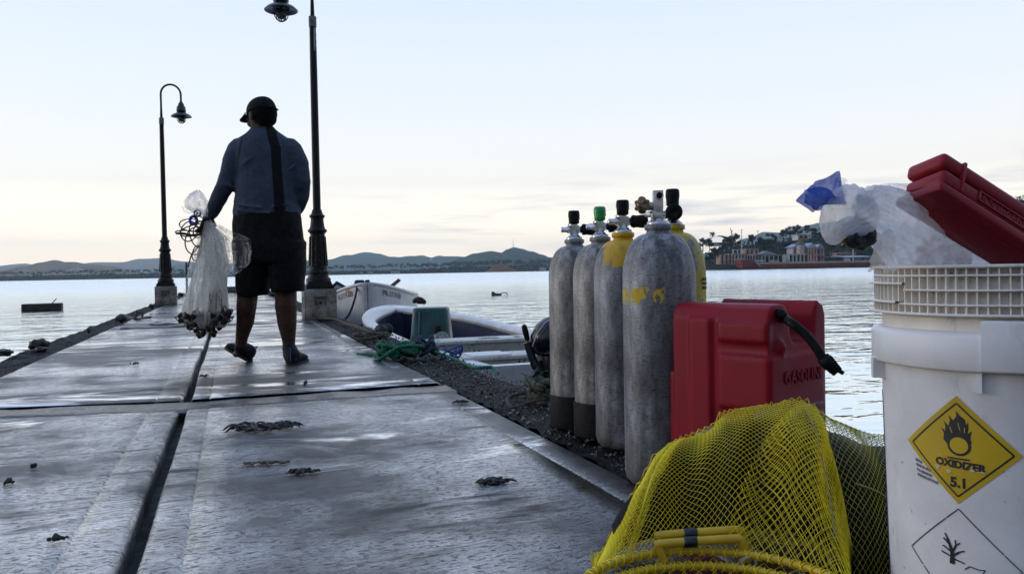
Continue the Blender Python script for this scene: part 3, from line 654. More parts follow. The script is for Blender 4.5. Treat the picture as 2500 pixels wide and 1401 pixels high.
# ------------------------------------------------------------------ foreground gear
def font_mesh(txt, size, bold=0.0, extrude=0.0, spacing=1.0):
    """text outline as raw vertices and faces, centred, lying in x-y"""
    cu = bpy.data.curves.new('t', 'FONT'); cu.body = txt; cu.size = size; cu.align_x = 'CENTER'; cu.align_y = 'CENTER'; cu.offset = bold; cu.extrude = extrude; cu.space_character = spacing; cu.resolution_u = 3
    ob = bpy.data.objects.new('t', cu); COL.objects.link(ob)
    dg = bpy.context.evaluated_depsgraph_get(); me = bpy.data.meshes.new_from_object(ob.evaluated_get(dg))
    vs = [v.co.copy() for v in me.vertices]; fs = [list(p.vertices) for p in me.polygons]
    bpy.data.objects.remove(ob); bpy.data.meshes.remove(me); bpy.data.curves.remove(cu)
    return vs, fs
CHROME = mat('worn_chrome', (.62, .62, .62), (.32, .31, .30), rough=.18, metal=1, scale=40, r2=.34)
BRASS = mat('tarnished_brass', (.22, .14, .07), (.10, .07, .045), rough=.4, metal=.8, scale=60)
RUBBER = mat('black_rubber', (.005, .005, .0055), (.010, .0095, .010), rough=.6, spec=.15, scale=40, bump=(120, .15, .002))
GREENCAP = mat('green_plastic', (.01, .22, .05), (.02, .34, .08), rough=.35, scale=30)
def m_tank(name, paint=None, warm=0.0):
    g = NT(name); x, y, z = g.xyz(); vs = g.mapv((1, 1, .28)); vh = g.mapv((1, 1, 3.2))
    n1 = g.noise(9, vs, 6, .7); n2 = g.noise(34, vs, 5, .7); n3 = g.noise(90, vh, 3, .7); big = g.noise(4.5, None, 4, .6)
    a, b, c = ((.14, .13, .12), (.46, .43, .40), (.74, .71, .66)) if warm else ((.10, .103, .112), (.34, .345, .37), (.66, .67, .71))
    col = g.ramp(n1, (.28, a), (.5, b), (.74, c))
    col = g.mix(.65, col, g.ramp(n2, (.36, (.25, .24, .23)), (.58, (1, 1, 1))), 'MULTIPLY')
    pit = g.ramp(n3, (.36, (.10, .09, .08)), (.46, (1, 1, 1))); col = g.mix(.75, col, pit, 'MULTIPLY')
    soot = g.ramp(big, (.38, (.26, .245, .23)), (.60, (1, 1, 1))); col = g.mix(.8, col, soot, 'MULTIPLY')
    scr = g.ramp(g.noise(26, g.mapv((2.4, 2.4, .15)), 3, .7), (.68, 0.0), (.73, 1.0)); col = g.mix(g.math('MULTIPLY', scr, .5), col, (.45, .45, .46))
    # knocked, paler shoulder
    sh = g.math('MULTIPLY', g.mr(z, .50, .60), g.ramp(n2, (.5, 0.0), (.62, 1.0)), True); col = g.mix(g.math('MULTIPLY', sh, .6), col, (.40, .41, .46))
    metal = .12
    if paint:
        pc, mask = paint(g, x, y, z, n1, n2, n3, big)
        col = g.mix(mask, col, pc); metal = g.mr(mask, 0, 1, .12, 0.0)
    g.P(Base_Color=col, Metallic=metal, Roughness=g.mr(n2, .3, .7, .42, .68))
    g.bump(g.math('ADD', g.math('MULTIPLY', n2, .6), n3), .35, .0012); return g.m
def yel(g): return g.ramp(g.noise(20, None, 4, .6), (.3, (.40, .25, .008)), (.7, (.62, .43, .015)))
def paint_shoulder(g, x, y, z, n1, n2, n3, big):     # yellow dome, worn to one side
    wob = g.math('ADD', z, g.math('MULTIPLY', g.math('SUBTRACT', g.noise(16, None, 3, .6), .5), .07))
    m = g.mr(wob, .553, .558); side = g.dot((R0.x, R0.y, 0)); ragged = g.math('ADD', side, g.math('MULTIPLY', g.math('SUBTRACT', n1, .5), .16))
    m = g.math('MULTIPLY', m, g.math('MAXIMUM', g.mr(ragged, -.055, -.048), g.mr(z, .615, .62)))
    return (g.ramp(n2, (.3, (.42, .24, .01)), (.7, (.66, .40, .012))), g.math('MULTIPLY', m, g.ramp(n2, (.34, 0.0), (.39, 1.0))))
def paint_band(g, x, y, z, n1, n2, n3, big):          # scraps of old yellow lettering
    flak = g.noise(42, g.mapv((1, 1, .6)), 5, .75); s = g.dot((R0.x, R0.y, 0))
    zz = g.math('ADD', z, g.math('MULTIPLY', g.math('SUBTRACT', g.noise(45, g.mapv((1, 1, .2)), 2), .5), .06))
    m = g.math('MULTIPLY', g.mr(zz, .466, .470), g.mr(zz, .505, .501))
    lft = g.mr(s, .000, -.006); rgt = g.math('MULTIPLY', g.mr(s, .006, .012), g.ramp(g.noise(38, g.mapv((1, 1, .5)), 2, .5), (.66, 0.0), (.69, 1.0)))
    m = g.math('MULTIPLY', m, g.math('MAXIMUM', g.math('MULTIPLY', lft, g.ramp(flak, (.48, 0.0), (.51, 1.0))), rgt))
    return (yel(g), m)
def paint_all(g, x, y, z, n1, n2, n3, big):
    wear = g.ramp(g.noise(60, None, 4, .65), (.40, 0.0), (.45, 1.0)); w2 = g.ramp(g.noise(8, g.mapv((1, 1, .6)), 4, .6), (.40, 0.0), (.44, 1.0))
    return (g.ramp(n1, (.3, (.38, .27, .01)), (.7, (.62, .50, .03))), g.math('MULTIPLY', wear, w2))
T_WARM = m_tank('dull_warm_aluminium', None, 1); T_SHO = m_tank('aluminium_yellow_shoulder', paint_shoulder, 0); T_BAND = m_tank('aluminium_old_lettering', paint_band, 0); T_YEL = m_tank('worn_yellow_paint', paint_all, 0); T_GRY = m_tank('dull_pitted_aluminium', None, 1)
def tank(px, d, label, m, boot=0.0, kind='post', cap=RUBBER, spin=0.0, lean=0.0, body_h=0.66):
    p = HP(px, d); t = thing('scuba_tank', label, 'scuba tank', p, 'scuba tanks standing on the pier edge')
    t.rotation_euler = (lean, lean*.6, 0)
    r = .0925; s = body_h/.66
    pr = [(0.0, .002), (.06, .002), (.078, .006), (.089, .018), (r, .035)]
    pr += [(r, .05+.47*s*k/8) for k in range(9)]
    zs = .52*s
    for k in range(1, 11):
        a = pi/2*k/11; pr.append((.030+(r-.030)*cos(a)**.9, zs+.118*s*sin(a)))
    pr += [(.031, zs+.119*s), (.029, zs+.126*s), (.0345, zs+.128*s), (.0345, zs+.140*s), (.030, zs+.142*s), (0, zs+.142*s)]
    top = zs+.142*s
    MB().lathe(pr, 56).build('cylinder', m, t, local=True)
    if boot:
        MB().lathe([(.088, -.004), (.0965, -.002), (.0975, .01), (.0975, boot-.004), (.0965, boot), (.0935, boot+.001), (.0935, boot-.02)], 40, cap=False).build('boot', RUBBER, t, local=True)
    # the valve, turned so its cross-bar runs along dirn
    a = V((cos(spin)*R0.x+sin(spin)*F0.x, cos(spin)*R0.y+sin(spin)*F0.y, 0)); b = Z.cross(a); Mx = frame(a, Z)
    v = MB()
    v.lathe([(.0, top-.004), (.0285, top-.004), (.0285, top+.003), (.026, top+.008), (.021, top+.0085), (.019, top+.013), (.0145, top+.016), (.013, top+.03)], 20)
    zb = top+.034
    if kind == 'post':
        v.box((0, 0, zb), (.030, .026, .030), frame(Z, a))
        v.lathe([(0, -.046), (.008, -.046), (.0095, -.044), (.0095, -.026), (.0125, -.024), (.0125, .032), (.0, .032)], 14, Mx, (0, 0, zb))
        v.lathe([(.012, zb+.012), (.012, zb+.024), (0, zb+.024)], 14)
        vv = v.build('valve', CHROME, t, local=True)
        MB().lathe([(0, .028), (.0175, .028), (.020, .032), (.0185, .045), (.0205, .058), (.0205, .072), (.017, .076), (0, .076)], 18, Mx, (0, 0, zb)).build('knob', RUBBER, t, local=True)
        MB().lathe([(.0155, zb+.020), (.0185, zb+.024), (.0185, zb+.034), (.0205, zb+.048), (.0195, zb+.062), (.016, zb+.066), (0, zb+.0665)], 20).build('dust_cap', cap, t, local=True)
        ln = [V((0, 0, zb+.04))+a*.021*cos(q)+b*.021*sin(q)+V((0, 0, -.012*(q/6)*4)) for q in [k*.5 for k in range(9)]]
        MB().tube(smooth_path(ln, 3), .0014, 5).build('cap_cord', RUBBER, t, local=True)
    elif kind == 'block':
        v.box((0, 0, zb+.013), (.024, .028, .076), frame(Z, a), top=(1.1, 1.0))
        v.box((0, 0, zb-.012), (.034, .036, .014), frame(Z, a))
        v.lathe([(0, -.036), (.009, -.036), (.011, -.034), (.011, 0)], 14, Mx, (0, 0, zb+.012))
        v.lathe([(0, -.02), (.008, -.02), (.008, .02), (0, .02)], 12, frame(b-a*.5, Z), (-a.x*.018, -a.y*.018, zb-.008))
        v.lathe([(.0105, -.0155), (.0115, -.0165), (.0075, -.0165), (.0075, -.010), (0, -.010)], 16, frame(b, Z), (a.x*.003, a.y*.003, zb+.037), cap=False)
        v.build('valve', CHROME, t, local=True, bevel=.003)
        MB().lathe([(0, -.0150), (.0072, -.0152), (0, -.0151)], 12, frame(b, Z), (a.x*.003, a.y*.003, zb+.037)).build('outlet', RUBBER, t, local=True)
        kn = []
        for k in range(42):
            q = 2*pi*k/42; kn.append((.0185+.0035*cos(q*6))*1.0)
        rings = []
        Mk = frame((-a*.75-b*.66), Z); ck = V((0, 0, zb+.014))-a*.034-b*.010
        for zz, sc_ in ((0, .55), (0, .95), (.004, 1.02), (.014, 1.02), (.018, .93), (.018, .35), (.024, .34), (.024, .05)):
            rings.append([ck+Mk @ V((kn[k]*sc_*cos(2*pi*k/42), kn[k]*sc_*sin(2*pi*k/42), zz)) for k in range(42)])
        MB().loft(rings).build('knob', BRASS, t, local=True)
    else:                                              # knob turned to face back along the pier
        v.box((0, 0, zb), (.030, .030, .030), frame(Z, a))
        v.lathe([(.012, zb+.012), (.012, zb+.024), (0, zb+.024)], 14)
        v.build('valve', CHROME, t, local=True)
        Mk = frame(-F0*.97-R0*.1, Z)
        MB().lathe([(.012, .012), (.012, .02), (.0235, .022), (.0245, .026), (.0245, .042), (.022, .046), (.008, .046), (.0075, .044), (0, .044)], 26, Mk, (0, 0, zb)).build('knob', RUBBER, t, local=True)
        MB().lathe([(0, .01), (.011, .01), (.0115, .014), (.0115, .034), (0, .035)], 16, frame(-a, Z), (0, 0, zb-.005)).build('outlet', RUBBER, t, local=True)
        MB().lathe([(.0155, zb+.020), (.0185, zb+.024), (.0185, zb+.036), (.0205, zb+.050), (.0195, zb+.066), (.016, zb+.070), (0, zb+.0705)], 20).build('dust_cap', cap, t, local=True)
    return t
tank(1404, 2.80, 'worn grey scuba tank with black cap and tall black boot, leftmost of the row', T_WARM, .115, 'post', RUBBER, 0.05, 0, .655)
tank(1467, 2.64, 'worn grey scuba tank with bright green valve cap', T_GRY, .115, 'post', GREENCAP, -.05, 0, .655)
tank(1523, 2.46, 'grey scuba tank with yellow painted shoulder and no boot', T_SHO, 0, 'post', RUBBER, .12, 0, .66)
tank(1609, 2.03, 'large grey scuba tank in front with scraps of yellow lettering and bare chrome valve', T_BAND, 0, 'block', RUBBER, -.1, 0, .66)
ty = tank(1645, 2.34, 'chipped yellow scuba tank half hidden behind the front grey tank', T_YEL, .11, 'face', RUBBER, 0, 0, .675)
# the small worn sticker on the yellow tank
st = MB()
sa = math.atan2(R0.y-.55*F0.y, R0.x-.55*F0.x)
def onr(a, z, r): return V((r*cos(a), r*sin(a), z))
st.grid(lambda u, v: onr(sa-.26+.52*u, .485+.04*v, .0936), 10, 2)
st.build('sticker', mat('yellow_sticker', (.5, .38, .02), rough=.5), ty, local=True)
s2 = MB(); R2 = random.Random(3)
for row in range(3):
    a = sa-.24
    while a < sa+.2:
        wd = R2.uniform(.02, .06); h = R2.uniform(.006, .009); z0 = .488+row*.0125
        s2.grid(lambda u, v: onr(a+wd*u, z0+h*v, .0941), 2, 1); a += wd+R2.uniform(.008, .02)
s2.build('sticker_print', RUBBER, ty, local=True)
# ---------------- red fuel can
def m_red(name, a, b, rough=.34, wear=True):
    g = NT(name); n = g.noise(7, None, 6, .65); f = g.noise(130, None, 3, .6); sc2 = g.noise(18, g.mapv((1, 1, .35)), 5, .75)
    col = g.ramp(n, (.3, a), (.7, b)); col = g.mix(g.math('MULTIPLY', g.ramp(sc2, (.66, 0.0), (.74, 1.0)), .35), col, (.35, .16, .16))
    g.P(Base_Color=col, Roughness=g.mr(n, .3, .7, rough*.8, rough*1.35), Specular_IOR_Level=.2)
    g.bump(g.math('ADD', f, g.math('MULTIPLY', sc2, .3)), .22, .0012); return g.m
REDCAN = m_red('dull_red_plastic', (.17, .0025, .010), (.28, .005, .019), .45)
C0 = HP(1874, 1.70); e1 = (HP(1628, 1.915)-C0); e1.normalize(); e2 = V((-e1.y, e1.x, 0))
if e2.dot(R0) < 0: e2 = -e2
fc = thing('fuel_can', 'red plastic gasoline can with black spout, beside the scuba tanks', 'fuel can', C0)
A, B = (HP(1640, 1.905)-C0).length, .232
BS = B/.36
def cp(a, b, z): return C0+e1*a+e2*b+Z*z
ol = [(.0, .0), (B, .0), (B, .43), (B-.006, .452), (B-.028, .466), (.202, .468), (.190, .458), (.183, .436), (.180, .400), (.172, .382), (.160, .374), (.110, .374), (.094, .382), (.086, .400), (.083, .432), (.076, .452), (.060, .464), (.028, .463), (.010, .453), (.0, .430)]
body = MB().prism(ol, e2, Z, e1, C0+Z*.004, A)
rot = frame(Z, e1)
# moulded bands and panels standing proud of the walls
def panel(a0, a1, z0, z1, face, proud=.004):
    if face == 'front':
        body.box(cp((a0+a1)/2, 0, (z0+z1)/2), (abs(a1-a0), proud*2, z1-z0), rot)
    elif face == 'back':
        body.box(cp(A, (a0+a1)/2, (z0+z1)/2), (proud*2, abs(a1-a0), z1-z0), rot)
    else:
        body.box(cp(0, (a0+a1)/2, (z0+z1)/2), (proud*2, abs(a1-a0), z1-z0), rot)
panel(.145, .205, .0, .435, 'front', .0095)
panel(-.004, .125, .235, .355, 'front', .010); panel(-.0035, .125, .012, .212, 'front', .010); panel(-.002, .125, .385, .428, 'front', .0095)
panel(-.004, B-.02, .235, .355, 'side', .010); panel(-.003, B-.02, .012, .212, 'side', .0098)
body.box(cp(A+.006, B*.5, .15), (.036, B*.86, .305), rot)
body.ball(cp(-.004, .040, .372), (.014, .012, .018))
co = remesh(body.build('body', REDCAN, fc), .0046, 7)
tv, tf = font_mesh('GASOLINE', .040, .0004, .0022, 1.05)
g_ = MB().add([cp(-.0114, .120+p.x*.80, .305+p.y)-e1*p.z for p in tv], tf, 0, False); g_.build('raised_lettering', REDCAN, fc)
MB().lathe([(0, 0), (.03, 0), (.03, .006), (.026, .008), (.026, .030), (.0235, .033), (0, .033)], 20, frame(e1, Z), cp(A+.0, .10, .40)).build('cap', RUBBER, fc)
sp = smooth_path([cp(A*.75, .130, .405), cp(A*.45, .125, .418), cp(.05, .125, .432), P(1925, 783, 1.70), P(1962, 812, 1.68), P(1990, 845, 1.67), P(2012, 880, 1.665)], 6)
q = MB().tube(sp, [.013]*12+[.0098]*(len(sp)-12), 12)
q.tube(smooth_path([cp(A*.6, .11, .40), cp(.1, .115, .423), P(1898, 765, 1.73), P(1912, 772, 1.72)], 5), .011, 10)
hose = q.build('spout_hose', RUBBER, fc)
dn = (P(2044, 908, 1.66)-P(2010, 872, 1.665)).normalized()
nz_ = MB().lathe([(.0, -.004), (.0135, -.004), (.0145, .006), (.0145, .018), (.012, .020), (.012, .030), (.0, .030)], 14, frame(dn, Z), P(2012, 876, 1.665))
nz_.box(P(2030, 893, 1.665), (.028, .022, .034), frame(dn, Z), top=(.8, .7)); nz_.box(P(2042, 904, 1.665)+R0*.004, (.008, .018, .02), frame(dn+R0*.5, Z))
for k in range(4): nz_.box(P(2026+k*5.5, 878+k*6, 1.665), (.006, .012, .004), frame(dn, Z))
nz_.build('nozzle', RUBBER, hose)
# ---------------- white buckets
def m_bucket(name, base, dirt=.5):
    g = NT(name); n = g.noise(9, None, 6, .65); f = g.noise(160, None, 2, .6); sm = g.noise(16, g.mapv((1, 1, .45)), 6, .75)
    col = g.ramp(n, (.3, tuple(x*.82 for x in base)), (.6, base))
    col = g.mix(g.math('MULTIPLY', g.ramp(sm, (.60, 0.0), (.74, 1.0)), dirt), col, (.16, .12, .08))
    col = g.mix(g.math('MULTIPLY', g.ramp(g.noise(70, None, 2, .5), (.72, 0.0), (.76, 1.0)), .7), col, (.09, .07, .06))
    g.P(Base_Color=col, Roughness=g.mr(n, .3, .7, .36, .5)); g.bump(f, .12, .001); return g.m
WHITE = m_bucket('white_bucket_plastic', (.84, .84, .87), .35); IVORY = m_bucket('dirty_ivory_plastic', (.80, .765, .72), .75)
BC = HP(2440, 1.065); BP = math.atan2(-BC.y, -BC.x)      # bearing of the side facing back
def cyl(off, z, r): return V((BC.x+r*cos(BP+off), BC.y+r*sin(BP+off), z))   # off>0 turns to the right of the photo
def cylL(off, z, r): return cyl(off, z, r)
bk = thing('plastic_bucket', 'white plastic bucket with yellow OXIDIZER label, another bucket nested in it', 'bucket', BC)
def rb(z): return .132+.0125*z/.43
b1 = MB().lathe([(.0, .003), (.118, .003), (.128, .008), (rb(0), .02), (rb(.2), .2), (rb(.425), .425), (.147, .432)], 96, None, BC, cap=False)
b1.build('body', WHITE, bk)
rim = MB().lathe([(rb(.418), .418), (.1545, .4185), (.1565, .421), (.1565, .458), (.1545, .463), (.146, .466), (.142, .4665)], 96, None, BC, cap=False)
# the taller locking section on the right
a0, a1 = -.12, 2.2
for r_, z0, z1 in ((.1585, .4195, .481),):
    n = 40
    rings = [[cyl(a0+(a1-a0)*i/n, z, r) for i in range(n+1)] for r, z in ((.146, z0), (.158, z0), (.1592, z0+.003), (.1592, z1-.003), (.158, z1), (.143, z1))]
    rim.loft(rings, 0, False, False)
    for aa in (a0, a1): rim.add([cyl(aa, z0, .146), cyl(aa, z0, .159), cyl(aa, z1, .159), cyl(aa, z1, .143)], [(0, 1, 2, 3)], 0, False)
rim.box(cyl(-.14, .407, .146), (.012, .006, .026), frame(Z, cyl(-.14, 0, 1)-BC-V((0, 0, 0))))
rim.box(cyl(-1.25, .408, .147), (.024, .012, .028), frame(Z, cyl(-1.25, 0, 1)-BC), top=(1, 1.3))
rim.build('rim', WHITE, bk)
nb = thing('plastic_bucket', 'dirty white bucket with ribbed collar, nested in the bucket with the yellow label', 'bucket', BC+Z*.05)
cb = MB().lathe([(.10, .06), (.125, .10), (.1425, .455), (.1425, .545), (.1385, .5455), (.1365, .52), (.132, .30), (.12, .10), (.0, .10)], 96, None, BC, cap=False)
cb.build('body', IVORY, nb)
co = MB()
def flange(z, r0, r1, a=-pi, b=pi, th=.0026):
    n = max(8, int((b-a)*16)); full = b-a > 6.2
    rings = [[cyl(a+(b-a)*i/n, zz, r) for i in range(n+1)] for r, zz in ((r0, z-th/2), (r1, z-th/2), (r1+.0004, z), (r1, z+th/2), (r0, z+th/2))]
    co.loft(rings, 0, False, False)
flange(.5455, .136, .1545, th=.0042); flange(.5345, .141, .1530); flange(.4865, .141, .1590, th=.0034)
flange(.5245, .141, .1580, -pi, -.74); flange(.5165, .141, .1560, -.74, pi); flange(.5005, .141, .1605, -pi, -.80); flange(.4985, .141, .1550, -.80, pi)
for k in range(84):
    a = -pi+2*pi*k/84
    co.box(cyl(a, .516, .1475), (.0105, .0017, .0585), frame(Z, cyl(a, 0, 1)-BC))
co.build('ribbed_collar', IVORY, nb)
# hazard label wrapped on the bucket wall
YLAB = mat('yellow_label', (.62, .42, .012), (.50, .33, .015), rough=.42, scale=14, lo=.3, hi=.7)
INK = mat('black_print', (.010, .010, .011), rough=.5)
def wrap(x, z, dr=0.0):
    """flat label coordinates (metres from the centre, z up) onto the bucket wall"""
    return cyl(x/.141, z, rb(z)+.0007+dr)
LX, LZ = -.0455, .3205
def wrap_poly(mb, pts, dr, step=.006):
    """fill an outline after wrapping: fine fan of strips so it follows the wall"""
    bm = bmesh.new(); vs = [bm.verts.new((x, z, 0)) for x, z in pts]; bm.faces.new(vs)
    xs = [p[0] for p in pts]; k = min(xs)+step
    while k < max(xs):
        bmesh.ops.bisect_plane(bm, geom=bm.verts[:]+bm.edges[:]+bm.faces[:], plane_co=(k, 0, 0), plane_no=(1, 0, 0)); k += step
    bmesh.ops.triangulate(bm, faces=[f for f in bm.faces if len(f.verts) > 4])
    bm.verts.index_update()
    mb.add([wrap(v.co.x, v.co.y, dr) for v in bm.verts], [[v.index for v in f.verts] for f in bm.faces], 0, True); bm.free()
def line(mb, a, b, w, dr):
    a, b = V((*a, 0)), V((*b, 0)); n = V((-(b-a).y, (b-a).x, 0)).normalized()*w/2
    wrap_poly(mb, [((a+n).x, (a+n).y), ((b+n).x, (b+n).y), ((b-n).x, (b-n).y), ((a-n).x, (a-n).y)], dr)
H = .0668
def dia(h, cx, cz): return [(cx-h*1.03, cz), (cx, cz-h), (cx+h*1.03, cz), (cx, cz+h)]
lab = MB(); wrap_poly(lab, dia(H, LX, LZ), 0); lo = lab.build('hazard_label', YLAB, bk)
pr = MB(); D = dia(H*.865, LX, LZ)
for i in range(4): line(pr, D[i], D[(i+1) % 4], .0020, .0003)
# flame over circle
fl = [(-.014, .006), (-.0195, .012), (-.0185, .020), (-.0225, .0275), (-.017, .0235), (-.0165, .031), (-.019, .037), (-.0125, .031), (-.0105, .039), (-.0125, .0455), (-.0065, .039), (-.0025, .045), (-.003, .052), (.0025, .0455), (.0075, .042), (.009, .035), (.0115, .0385), (.0115, .029), (.0105, .023), (.0155, .0275), (.0135, .0175), (.0150, .012), (.011, .006)]
def Lp(pts): return [(LX+.002+x*.93, LZ+y*.93) for x, y in pts]
q = MB()
ring_o = [(.0145*cos(t), .0065+.0140*sin(t)) for t in [2*pi*k/24 for k in range(24)]]
wrap_poly(pr, Lp(fl), .0003, .004)
n = 28
wrap_poly(pr, Lp(ring_o), .0005, .004)
yc = MB(); wrap_poly(yc, Lp([(.0112*cos(2*pi*k/24), .0065+.0108*sin(2*pi*k/24)) for k in range(24)]), .0008, .004)
for a, b in (((-.008, .022), (-.011, .03)), ((.002, .026), (-.001, .036)), ((.007, .024), (.007, .031))):
    p0, p1 = Lp([a, b]); line(yc, p0, p1, .0009, .0006)
yc.build('label_cutout', YLAB, lo)
p0, p1 = Lp([(-.015, -.0115), (.013, -.0115)]); line(pr, p0, p1, .0021, .0004)
def wtext(mb, txt, size, cx, cz, bold=.0006, dr=.0004, rot=0, sx=1.0):
    tv, tf = font_mesh(txt, size, bold)
    mb.add([wrap(cx+(p.x*cos(rot)-p.y*sin(rot))*sx, cz+p.x*sin(rot)+p.y*cos(rot), dr) for p in tv], tf, 0, False)
wtext(pr, 'OXIDIZER', .0125, LX+.002, LZ-.0185, .0007, .0004, -.04)
wtext(pr, '5.1', .0165, LX+.001, LZ-.0410, .0008, .0004)
pr.build('label_print', INK, lo)
# pale scuffs on the label, then the outlined second diamond with its bare tree
sf = MB()
for x, z, w_, h_ in ((-.024, -.025, .006, .005), (.016, -.023, .006, .004), (-.010, -.028, .0065, .004), (.026, -.0235, .012, .0015), (-.02, -.009, .004, .0015)):
    wrap_poly(sf, [(LX+x+w_*.5*cos(t)*(1+.3*sin(3*t)), LZ+z+h_*.5*sin(t)) for t in [2*pi*k/10 for k in range(10)]], .0009)
sf.build('label_scuff', mat('scuffed_label', (.60, .52, .30), rough=.6), lo)
d2 = MB(); L2 = LZ-.1390; D = dia(.0660, LX, L2)
R4 = random.Random(5)
for i in (3, 0, 1, 2):
    a, b = V((*D[i], 0)), V((*D[(i+1) % 4], 0)); t = 0
    while t < 1:
        u = min(1, t+R4.uniform(.08, .3)); line(d2, (a.lerp(b, t).x, a.lerp(b, t).y), (a.lerp(b, u).x, a.lerp(b, u).y), .0012, .0002); t = u+R4.choice((0, 0, .012, .02))
def br(pts, w0, w1):
    for i, (a, b) in enumerate(zip(pts, pts[1:])):
        w_ = w0+(w1-w0)*i/max(1, len(pts)-1); line(d2, (LX+a[0], L2+a[1]), (LX+b[0], L2+b[1]), w_, .0002)
br([(-.009, -.005), (-.008, .004), (-.0085, .010), (-.011, .018), (-.014, .026), (-.017, .032)], .0058, .0012)
br([(-.011, .018), (-.019, .0255)], .002, .001); br([(-.009, .010), (-.019, .0155)], .002, .001); br([(-.019, .0155), (-.021, .015)], .0012, .001)
br([(-.008, .010), (-.004, .019), (-.0045, .026)], .0025, .001); br([(-.004, .019), (.001, .0235)], .0016, .001)
br([(-.007, .006), (0, .012), (.006, .0145)], .0026, .001); br([(-.009, .004), (-.022, .008)], .0018, .001); br([(-.006, .002), (.006, -.001)], .0016, .001)
br([(.006, -.008), (.012, -.003), (.022, -.005), (.029, -.004), (.026, -.009)], .0014, .001)
d2.build('print', INK, bk)
# rows of blurred small print, too worn to read
sp_ = MB()
for row in range(4):
    x = LX-.0560+row*.0008
    for k in range((3, 5, 5, 6)[row]):
        wd = R4.uniform(.002, .0052); z0 = LZ-.024-row*.0062-k*.0009
        wrap_poly(sp_, [(x, z0), (x+wd, z0-.0004), (x+wd, z0+.0030), (x+wd*.4, z0+.0036), (x, z0+.0030)], .0002); x += wd+R4.uniform(.0006, .0016)
sp_.build('print', mat('faded_print', (.06, .06, .075), (.25, .25, .27), rough=.6, scale=300), bk)
bs = MB().grid(lambda u, v: cyl(-1.36-.10*u, .02+.355*v, rb(.02+.355*v)+.0006), 6, 12); bs.build('blue_stripe', mat('blue_print', (.02, .03, .22), rough=.5), bk)
# ---------------- red case leaning out of the bucket
REDCASE = m_red('red_case_plastic', (.20, .010, .018), (.30, .016, .026), .4)
E0 = P(2292, 466, .99); Lc = (P(2500, 597, 1.03)-E0).normalized()     # near long edge and its upper end
td = P(2312, 378, 1.01)-E0; td = (td-Lc*td.dot(Lc)).normalized(); sd_ = Lc.cross(td)
if sd_.dot(CF) < 0: sd_ = -sd_
n_low = -td; n_top = -sd_
rc = thing('red_case', 'red hard plastic case leaning out of the white bucket', 'case', P(2400, 600, 1.0))
def cs(l, t, s): return E0+Lc*l-n_low*t+n_top*s*0-n_top*s   # l along, t back from the lower face, s back from the upper face
def rbox(mb, l0, l1, t0, t1, s0, s1):
    vs = [cs(l, t, s) for l in (l0, l1) for t in (t0, t1) for s in (s0, s1)]
    mb.add(vs, [(0, 1, 3, 2), (4, 6, 7, 5), (0, 4, 5, 1), (2, 3, 7, 6), (0, 2, 6, 4), (1, 5, 7, 3)], 0, False)
Lh = .36
u1 = MB(); rbox(u1, 0, Lh, .012, .035, -.003, .058)
u1.build('shell', REDCASE, rc, bevel=.007, seg=3)
u2 = MB(); rbox(u2, -.006, Lh, -.004, .0095, -.008, .062); rbox(u2, .03, Lh-.03, -.0065, .0, .012, .05)
u2.build('shell', REDCASE, rc, bevel=.005, seg=3)
u4 = MB(); rbox(u4, -.003, Lh, .0375, .060, -.002, .058); u4.build('shell', REDCASE, rc, bevel=.008, seg=3)
u3 = MB(); rbox(u3, .03, .034, .014, .058, -.0045, .001); rbox(u3, .06, .20, .017, .0190, -.0052, 0); rbox(u3, .06, .20, .030, .0320, -.0052, 0); rbox(u3, .06, .063, .017, .032, -.0052, 0)
rr = random.Random(8); x = .068
while x < .2:
    wd = rr.uniform(.006, .014); pts = [cs(x+wd*t, .0245+.005*sin(t*6+x*90), -.0032) for t in [k/6 for k in range(7)]]
    u3.tube(pts, .0014, 6); x += wd+.003
u3.build('moulding', REDCASE, rc, bevel=.001)
# ---------------- plastic bags stuffed into the bucket
def m_film(name, col, alpha=.5, rough=.16, trans=.6):
    g = NT(name); n = g.noise(14, g.mapv((1, 1, 1)), 5, .65, .8); g.P(Base_Color=g.ramp(n, (.3, tuple(x*.8 for x in col)), (.7, col)), Roughness=rough, Specular_IOR_Level=.6)
    tl = g.n.new('ShaderNodeBsdfTranslucent'); tl.inputs[0].default_value = (*col, 1); tp = g.n.new('ShaderNodeBsdfTransparent')
    a = g.n.new('ShaderNodeMixShader'); a.inputs[0].default_value = trans; g.l.new(g.p.outputs[0], a.inputs[1]); g.l.new(tl.outputs[0], a.inputs[2])
    b = g.n.new('ShaderNodeMixShader'); g.l.new(g.mr(n, .3, .7, max(0, alpha-.18), min(1, alpha+.18)), b.inputs[0]); g.l.new(tp.outputs[0], b.inputs[1]); g.l.new(a.outputs[0], b.inputs[2])
    g.l.new(b.outputs[0], g.o.inputs['Surface']); vd = g.n.new('ShaderNodeTexVoronoi'); vd.feature = 'DISTANCE_TO_EDGE'; vd.inputs['Scale'].default_value = 34
    wa = g.n.new('ShaderNodeVectorMath'); wa.operation = 'ADD'; nn = g.n.new('ShaderNodeTexNoise'); nn.inputs['Scale'].default_value = 16; nn.inputs['Detail'].default_value = 3; g.l.new(g.tc.outputs['Object'], nn.inputs['Vector'])
    ws = g.n.new('ShaderNodeVectorMath'); ws.operation = 'SCALE'; ws.inputs['Scale'].default_value = .06; g.l.new(nn.outputs['Color'], ws.inputs[0]); g.l.new(g.tc.outputs['Object'], wa.inputs[0]); g.l.new(ws.outputs[0], wa.inputs[1]); g.l.new(wa.outputs[0], vd.inputs['Vector'])
    bn = g.bump(g.math('ADD', g.math('MULTIPLY', vd.outputs[0], 1.6), g.math('MULTIPLY', g.noise(34, None, 4, .65, 3.0), .5)), 1.0, .006); g.l.new(bn, tl.inputs['Normal']); return g.m
